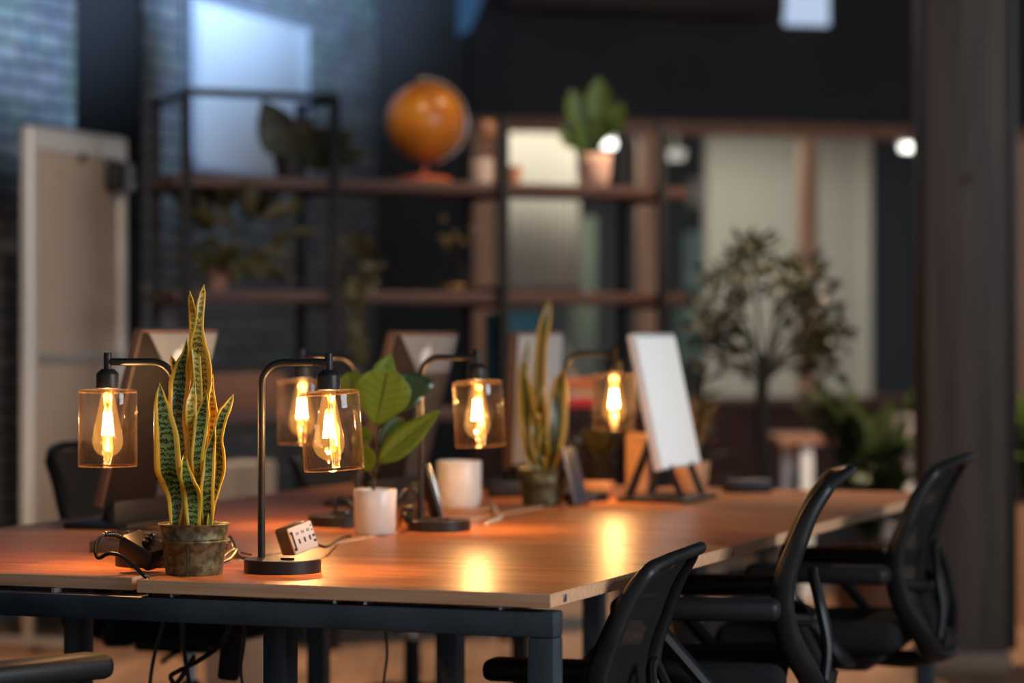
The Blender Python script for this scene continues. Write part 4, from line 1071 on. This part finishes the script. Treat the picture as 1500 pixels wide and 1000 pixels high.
# big round leaf plant, left
s = shp(425, .16); lp = thing('potted_plant', 'dark broad-leaved plant under the top rail of the shelving', 'plant', shw(s, .16, ZU), 0, 'plants on the shelving')
bm = B(); lathe(bm, [(.0001, 0), (.05, 0), (.065, .09), (.06, .09), (.05, .08), (.0001, .08)], 24); finish(bm, 'pot', black_plastic, lp)
bm = B(); uvl = bm.loops.layers.uv.new('UVMap')
for (dx, dz, tx, tz, w) in ((0, .08, -.10, .30, .17), (.02, .08, .08, .24, .13), (0, .08, .16, .16, .15), (.02, .08, .24, .18, .15), (0, .08, -.02, .20, .12), (.03, .08, .30, .10, .12)):
    blade(bm, (dx, 0, dz), (tx, -.04, tz), w, (.1, -1, .2), [.1, .7, 1, 1, .9, .7, .4, .05], .1, .2, 8, uvl)
finish(bm, 'foliage', leaf_mat('dark_round_leaf', (.013, .018, .004), (.02, .024, .005), (.018, .021, .006), .5, .1), lp, ang=170)
bm = B(); tube(bm, [(0, 0, .07), (.01, 0, .15)], .006, 6); finish(bm, 'stem', soil_m, lp)
# potted plant, right
s = shp(870, .14); pp = shw(s, .14, ZU); lp = thing('potted_plant', 'green leafy plant in pink-white pot on the top shelf', 'plant', pp, 0, 'plants on the shelving')
white_pot(lp, .072, .135, .82, True, mat('pink_clay', (.66, .40, .29), .55))
bm = B(); uvl = bm.loops.layers.uv.new('UVMap'); fy = pp.y
def pl_(px, py, dy=0.): return at(px, py, fy+dy)-pp
for b_, tp, w in (((870, 232), (880, 112), .12), ((870, 232), (912, 150), .10), ((868, 235), (838, 130), .12), ((866, 235), (820, 185), .10), ((862, 235), (842, 205), .07), ((868, 235), (850, 180), .10), ((872, 230), (885, 170), .11)):
    blade(bm, pl_(*b_), pl_(tp[0], tp[1], -.06), w, (.1, -1, .5), [.03, .05, .08, .3, .85, 1, .75, .05], .1, .25, 8, uvl)
finish(bm, 'foliage', leaf_green, lp, ang=170)
bm = B(); tube(bm, [(0, 0, .12), (.0, 0, .22)], .006, 6); finish(bm, 'stem', soil_m, lp)
def pot(px, d, z, r, h, m, label, name='pot', tap=.8, cat='pot'):
    bm = B(); lathe(bm, [(.0001, 0), (r*tap, 0), (r, h*.7), (r*.98, h), (r*.85, h), (r*.8, h*.9), (.0001, h*.85)], 24)
    return tag(finish(bm, name, m, loc=shw(shp(px, d), d, z), ang=50), label, cat)
pot(706, .12, ZU, .045, .10, mat('pale_pink_pot', (.55, .42, .36), .5), 'pale pink jar on the top shelf right of the globe', 'jar', .9, 'jar')
pot(752, .10, ZU, .035, .075, mat('orange_clay', (.50, .24, .13), .6), 'small orange clay pot between the jar and the potted plant')
pot(711, .22, ZU, .001, .001, black_plastic, 'x') if False else None
s_ = shw(shp(714, .2), .2, ZU)
bm = B(); lathe(bm, [(.0001, 0), (.03, 0), (.03, .008), (.006, .012), (.006, .16), (.02, .18), (.034, .205), (.036, .23), (.028, .255), (.0001, .265)], 20); tag(finish(bm, 'ornament', mat('copper_orn', (.42, .2, .11), .35, .3), loc=s_), 'copper ornament with round head behind the pink jar', 'ornament')
# plants on the middle shelf
s = shp(318, .16); lp = thing('potted_plant', 'dim olive bushy plant at the left end of the middle shelf', 'plant', shw(s, .16, ZM), 0, 'plants on the shelving')
white_pot(lp, .05, .085, .8, True, mat('dull_clay', (.30, .16, .11), .7)); bushy(lp, (.08, 0, .22), 70, .19, .12, .05, .13, leaf_olive, 11)
bm = B(); tube(bm, spline([(0, 0, .08), (.03, 0, .16), (.09, 0, .24)]), .005, 6); tube(bm, spline([(0, 0, .08), (.08, 0, .12), (.16, 0, .14)]), .005, 6); finish(bm, 'stem', soil_m, lp)
s = shp(520, .06); pp = shw(s, .06, ZM); lp = thing('trailing_plant', 'olive plant trailing over the middle shelf edge', 'plant', pp)
white_pot(lp, .045, .06, .8, True, black_plastic); bushy(lp, (0, -.02, .10), 90, .08, .08, .025, .06, leaf_olive, 12)
rnd = random.Random(5); bm = B(); uvl = bm.loops.layers.uv.new('UVMap')
for k in range(5):
    x0 = rnd.uniform(-.06, .03); L_ = rnd.uniform(.18, .36)
    vine = spline([(0, -.02, .06), (x0*.6, -.09, .04), (x0, -.11, -.05), (x0*1.3, -.11, -L_)], 7); tube(bm, vine, .002, 5)
    for q in vine[4:]:
        a_ = rnd.uniform(0, 2*PI); blade(bm, q, q+Vector((math.cos(a_)*.035, math.sin(a_)*.02-.01, -.02)), .026, (0, -1, .3), None, .1, .2, 4, uvl)
finish(bm, 'vine', leaf_olive, lp, ang=170)
s = shp(670, .14); lp = thing('flower_vase', 'dark vase with small dry flowers below the globe', 'vase', shw(s, .14, ZM))
bm = B(); lathe(bm, [(.0001, 0), (.04, 0), (.055, .05), (.03, .10), (.022, .12), (.03, .13), (.02, .12), (.0001, .02)], 24); finish(bm, 'vase', black_plastic, lp)
rnd = random.Random(8); bm = B(); b2 = B()
for k in range(9):
    tp = Vector((rnd.uniform(-.07, .06), rnd.uniform(-.05, .05), rnd.uniform(.17, .29)))
    tube(bm, spline([(0, 0, .10), (tp.x*.4, tp.y*.4, .16), tp]), .002, 5)
    bmesh.ops.create_icosphere(b2, subdivisions=1, radius=.016, matrix=Matrix.Translation(tp))
finish(bm, 'stem', soil_m, lp); finish(b2, 'blossom', mat('dry_blossom', (.30, .19, .07), .7), lp)
pot(662, .05, ZM, .05, .03, mat('ochre_dish', (.32, .18, .06), .6), 'small ochre dish on the middle shelf below the globe', 'dish', .6, 'dish')
bm = B(); box(bm, (0, 0, .012), (.36, .22, .024), .006); tag(finish(bm, 'serving_tray', black_plastic, loc=shw(shp(775, .16), .16, ZM), rotz=SA), 'flat black tray on the middle shelf above the teal folder', 'tray')
# lower shelf: teal folder box, striped box
bm = B(); x0, x1 = shp(741, .1), shp(800, .1); box(bm, (0, 0, .185), (x1-x0, .22, .37), .004)
tag(finish(bm, 'folder_box', mat('teal_card', (.018, .12, .17), .6, var=.2), loc=shw((x0+x1)/2, .18, ZL), rotz=SA), 'teal folder box on the lower shelf behind the blurred snake plant', 'box')
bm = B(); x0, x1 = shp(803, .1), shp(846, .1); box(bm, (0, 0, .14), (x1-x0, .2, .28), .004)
tag(finish(bm, 'reflection_box', mat('sage_reflection', (.22, .25, .20), .6, var=.4, vscale=12), loc=shw((x0+x1)/2, .20, ZL), rotz=SA), 'pale sage box standing in for a glass reflection right of the teal folder box', 'box')  # box put in to imitate a pale reflection in glass
bt = thing('gift_box', 'red, cream and orange striped box on the lower shelf near the blurred lamp', 'box', shw(shp(850, -.02), .03, ZL), SA)
zA = CAMZ-(555-HY)/F*10.75-ZL
for nm, a_, b_2, m in (('red_band', 0, .34, mat('red_card', (.42, .015, .02), .5)), ('cream_band', .34, .62, mat('cream_card', (.42, .30, .18), .6)), ('lid', .62, 1., mat('orange_card', (.42, .09, .02), .5))):
    bm = B(); box(bm, (0, 0, zA*(a_+b_2)/2), (.125+(.006 if nm == 'lid' else 0), .12+(.006 if nm == 'lid' else 0), zA*(b_2-a_)), .002); finish(bm, nm, m, bt)
bm = B(); box(bm, (0, 0, .07), (.30, .2, .14), .004); tag(finish(bm, 'storage_box', mat('brown_card', (.14, .055, .03), .7), loc=shw(shp(350, .15), .15, ZL), rotz=SA), 'brown box on the lower shelf at the whiteboard end', 'box')
# grey bin on the floor/low cabinet far left behind the desk
p_ = Vector(((352-750)/F*9.3, 9.3, 0))
cb = thing('low_cabinet', 'dim grey low cabinet behind the left side of the desk', 'cabinet', p_, TH)
bm = B(); box(bm, (0, 0, .38), (.13, .3, .76), .01); finish(bm, 'body', mat('grey_cab', (.22, .19, .17), .6), cb)
bm = B(); box(bm, (-.005, -.155, .60), (.06, .012, .012), .003); finish(bm, 'handle', alu, cb)

# ------------------------------------------------------------------ right background: tree, fern, desk
Yt = 10.4; tp0 = Vector(((1118-750)/F*Yt, Yt, 0))
tr = thing('olive_tree', 'potted olive tree with loose dark foliage before the glass partition', 'tree', tp0)
bm = B(); lathe(bm, [(.0001, 0), (.11, 0), (.15, .30), (.14, .30), (.13, .27), (.0001, .27)], 28); finish(bm, 'pot', black_plastic, tr)
bm = B(); tube(bm, spline([(0, 0, .25), (.01, 0, .6), (-.005, 0, .9), (0, 0, 1.12)]), [.020]*19, 8) if False else tube(bm, spline([(0, 0, .25), (.01, 0, .6), (-.005, 0, .9), (0, 0, 1.12)]), .026, 8)
rnd = random.Random(21); br = []
blobs = [(1062, 400), (1100, 385), (1060, 440), (1040, 480), (1075, 465), (1075, 530), (1160, 410), (1180, 440), (1205, 455), (1215, 490), (1195, 515), (1185, 500), (1055, 500), (1100, 370), (1150, 420), (1185, 405), (1200, 530)]
for (px, py) in blobs:
    q = at(px, py, Yt+rnd.uniform(-.16, .16))-tp0; br.append(q)
    m_ = Vector((q.x*.35, q.y*.35, 1.05+(q.z-1.05)*.45)); tube(bm, spline([(0, 0, 1.0), m_, q]), [.009]*6+[.006]*6+[.004] if False else .006, 6)
finish(bm, 'trunk', mat('tree_bark', (.022, .018, .013), .85), tr)
bm = B(); uvl = bm.loops.layers.uv.new('UVMap')
for q in br:
    for k in range(40):
        d = Vector((rnd.gauss(0, 1), rnd.gauss(0, 1), rnd.gauss(0, 1))).normalized(); p_ = q+d*rnd.uniform(.005, .085)
        e = (d+Vector((rnd.uniform(-.5, .5), rnd.uniform(-.5, .5), rnd.uniform(-.3, .6)))).normalized()
        blade(bm, p_, p_+e*rnd.uniform(.045, .075), rnd.uniform(.018, .028), (rnd.uniform(-1, 1), -1, rnd.uniform(-.5, 1)), None, .1, .2, 3, uvl)
finish(bm, 'foliage', leaf_mat('olive_tree_leaf', (.028, .029, .012), (.06, .052, .018), (.03, .03, .015), .45, .1), tr, ang=170)
# fern
Yg = 10.9; fp = Vector(((1272-750)/F*Yg, Yg, 0)); fe = thing('fern', 'large green arching fern left of the timber pillar', 'plant', fp)
bm = B(); lathe(bm, [(.0001, 0), (.12, 0), (.16, .36), (.15, .36), (.14, .33), (.0001, .33)], 28); finish(bm, 'pot', mat('brown_pot', (.10, .05, .03), .6), fe)
def frond(bm, uvl, b_, tp, rise, lw, n=16):
    b_ = Vector(b_); tp = Vector(tp); mid = (b_+tp)/2+Vector((0, 0, rise)); pts = spline([b_, mid, tp], n); tube(bm, pts, .004, 5)
    for i in range(4, len(pts)-1):
        t = i/len(pts); d = (pts[i+1]-pts[i-1]).normalized(); sd = d.cross(Vector((0, 0, 1)))
        sd = sd.normalized() if sd.length > 1e-5 else Vector((1, 0, 0))
        for s in (-1, 1): blade(bm, pts[i], pts[i]+sd*(s*lw*math.sin(PI*(.15+.85*t)))+d*.03-Vector((0, 0, .02)), .036, (0, -.4, 1), None, .1, .1, 3, uvl)
bm = B(); uvl = bm.loops.layers.uv.new('UVMap')
for k in range(26):
    a_ = 2*PI*k/26+rnd.uniform(-.2, .2); r_ = rnd.uniform(.12, .30); z_ = rnd.uniform(.62, 1.02)
    frond(bm, uvl, (0, 0, .33), (math.cos(a_)*r_, math.sin(a_)*r_, z_), rnd.uniform(.08, .2), .07)
for (px, py) in ((1195, 548), (1205, 600), (1225, 575), (1330, 640), (1250, 600), (1290, 640)):
    q = at(px, py, Yg-.1)-fp; frond(bm, uvl, (0, 0, .33), q, .16, .07)
finish(bm, 'foliage', leaf_mat('fern_leaf', (.030, .055, .010), (.055, .085, .014), (.03, .05, .01), .5, .25), fe, ang=170)
# second fern at the right rim
Yh = 11.2; fp2 = Vector(((1516-750)/F*Yh, Yh, 0)); f2 = thing('fern', 'small bright fern showing right of the timber pillar', 'plant', fp2)
bm = B(); lathe(bm, [(.0001, 0), (.10, 0), (.13, .5), (.12, .5), (.11, .47), (.0001, .47)], 24); finish(bm, 'pot', mat('tan_planter', (.36, .19, .10), .6), f2)
bm = B(); uvl = bm.loops.layers.uv.new('UVMap')
for k in range(18):
    a_ = 2*PI*k/18; frond(bm, uvl, (0, 0, .47), (math.cos(a_)*.16, math.sin(a_)*.16, rnd.uniform(.7, 1.0)), .08, .055)
finish(bm, 'foliage', leaf_mat('bright_fern_leaf', (.09, .15, .015), (.13, .2, .02), (.07, .1, .015), .5, .3), f2, ang=170)
# desk with white legs beyond
Yd = 12.3; xa = (1138-750)/F*Yd; xb = (1352-750)/F*Yd
dk = thing('side_table', 'wood-topped table with white legs behind the fern', 'table', ((xa+xb)/2, Yd, 0), R(4)); wd = xb-xa
bm = B(); box(bm, (0, .25, .715), (wd, .6, .035), .003); finish(bm, 'table_top', frame_wood, dk)
for x in (-wd/2+.13, wd/2-.05):
    for y in (.0, .5): part_box('leg', (x, y, .35), (.05, .05, .70), mat('white_leg', (.75, .76, .76), .4), dk)
bm = B(); box(bm, (-wd/2+.30, .45, .30), (.3, .04, .5)); finish(bm, 'back_panel', black_plastic, dk)
bm = B(); lathe(bm, [(.0001, 0), (.05, 0), (.055, .10), (.05, .10), (.045, .01), (.0001, .01)], 24); tag(finish(bm, 'white_bowl', white_ceramic, loc=((1328-750)/F*12.2, 12.25, .7325)), 'white tub on the table beside the timber pillar', 'bowl')
# dark plant behind the white monitor
Yk = 9.4; kp = Vector(((1030-750)/F*Yk, Yk, 0)); kt = thing('rubber_plant', 'dark broad-leaved plant directly right of the white monitor', 'plant', kp)
bm = B(); lathe(bm, [(.0001, 0), (.10, 0), (.13, .28), (.12, .28), (.11, .25), (.0001, .25)], 24); finish(bm, 'pot', black_plastic, kt)
bm = B(); tube(bm, spline([(0, 0, .25), (.01, 0, .6), (-.01, 0, .9), (0, 0, 1.1)]), .009, 8); finish(bm, 'stem', soil_m, kt)
bm = B(); uvl = bm.loops.layers.uv.new('UVMap')
for k in range(22):
    z_ = .55+.58*k/22; a_ = k*2.4; d = Vector((math.cos(a_), math.sin(a_), .35))
    blade(bm, (0, 0, z_), Vector((0, 0, z_))+d*.12, .06, (-d.x*.3, -d.y*.3, 1), [.05, .5, .9, 1, .9, .6, .1], .15, .2, 6, uvl)
finish(bm, 'foliage', leaf_mat('rubber_leaf', (.012, .016, .010), (.02, .024, .012), (.02, .024, .014), .3, .0), kt, ang=170)

# ------------------------------------------------------------------ light
w = bpy.data.worlds.new('W'); sc.world = w; w.use_nodes = True
w.node_tree.nodes['Background'].inputs[0].default_value = (.80, .88, 1., 1); w.node_tree.nodes['Background'].inputs[1].default_value = .27

def spot(name, loc, target, power, col, ang, blend, rad=.1):
    l = bpy.data.lights.new(name, 'SPOT'); l.energy = power; l.color = col; l.spot_size = R(ang); l.spot_blend = blend; l.shadow_soft_size = rad
    o = bpy.data.objects.new(name, l); C.objects.link(o); o.location = loc
    o.rotation_euler = (Vector(target)-Vector(loc)).to_track_quat('-Z', 'Y').to_euler(); return o
q, _ = wl(345, -60)
spot('window_daylight', (1.0, 8.0, 4.0), (q.x, q.y, q.z+.80), 7600, (.42, .66, 1.), 31, .9, .3)
q2, _ = wl(20, 10)
spot('window_daylight', (-1.3, 6.3, 4.0), (q2.x, q2.y, q2.z+.45), 6600, (.45, .68, 1.), 22, .7, .3)
spot('unseen_spot', (-.5, 8.2, 4.0), gp+Vector((0, 0, .2)), 130, (1., .78, .5), 14, .6, .06)
spot('unseen_spot', (-.7, 5.6, 3.9), (pa.x+.38, pa.y+.4, 1.15), 380, (1., .80, .62), 20, .5, .06)  # spot added to brighten the whiteboard, no lamp known there
spot('fill_spot', (1.5, 10.2, 4.1), (1.55, 10.0, 0), 950, (1., .76, .54), 92, .6, .15)  # unseen spot added to light the floor, fern and tree
spot('fill_spot', (-1.9, 8.3, 4.1), (-1.85, 9.1, 0), 700, (1., .74, .52), 44, .6, .15)  # unseen spot added to lift the floor seen under the desk
area('window_daylight_right', (4.6, 2.5, 2.6), (R(62), 0, R(62)), 2.4, 230, (.84, .92, 1.), 1.8)

# ------------------------------------------------------------------ camera
cam = bpy.data.cameras.new('camera'); co = bpy.data.objects.new('camera', cam); C.objects.link(co)
co.location = (0, 0, CAMZ); co.rotation_euler = (R(90), 0, 0)
cam.sensor_width = 36; cam.lens = 36*F/1500; cam.shift_y = -13/1500
cam.dof.use_dof = True; cam.dof.focus_distance = 5.17; cam.dof.aperture_fstop = 2.0; cam.dof.aperture_blades = 0
cam.clip_end = 100
sc.camera = co
sc.view_settings.view_transform = 'Standard'; sc.view_settings.look = 'None'; sc.view_settings.exposure = 0; sc.view_settings.gamma = 1
sc.view_settings.use_curve_mapping = False
sc.cycles.use_denoising = True
sc.cycles.max_bounces = 8; sc.cycles.transparent_max_bounces = 24; sc.cycles.sample_clamp_indirect = 6
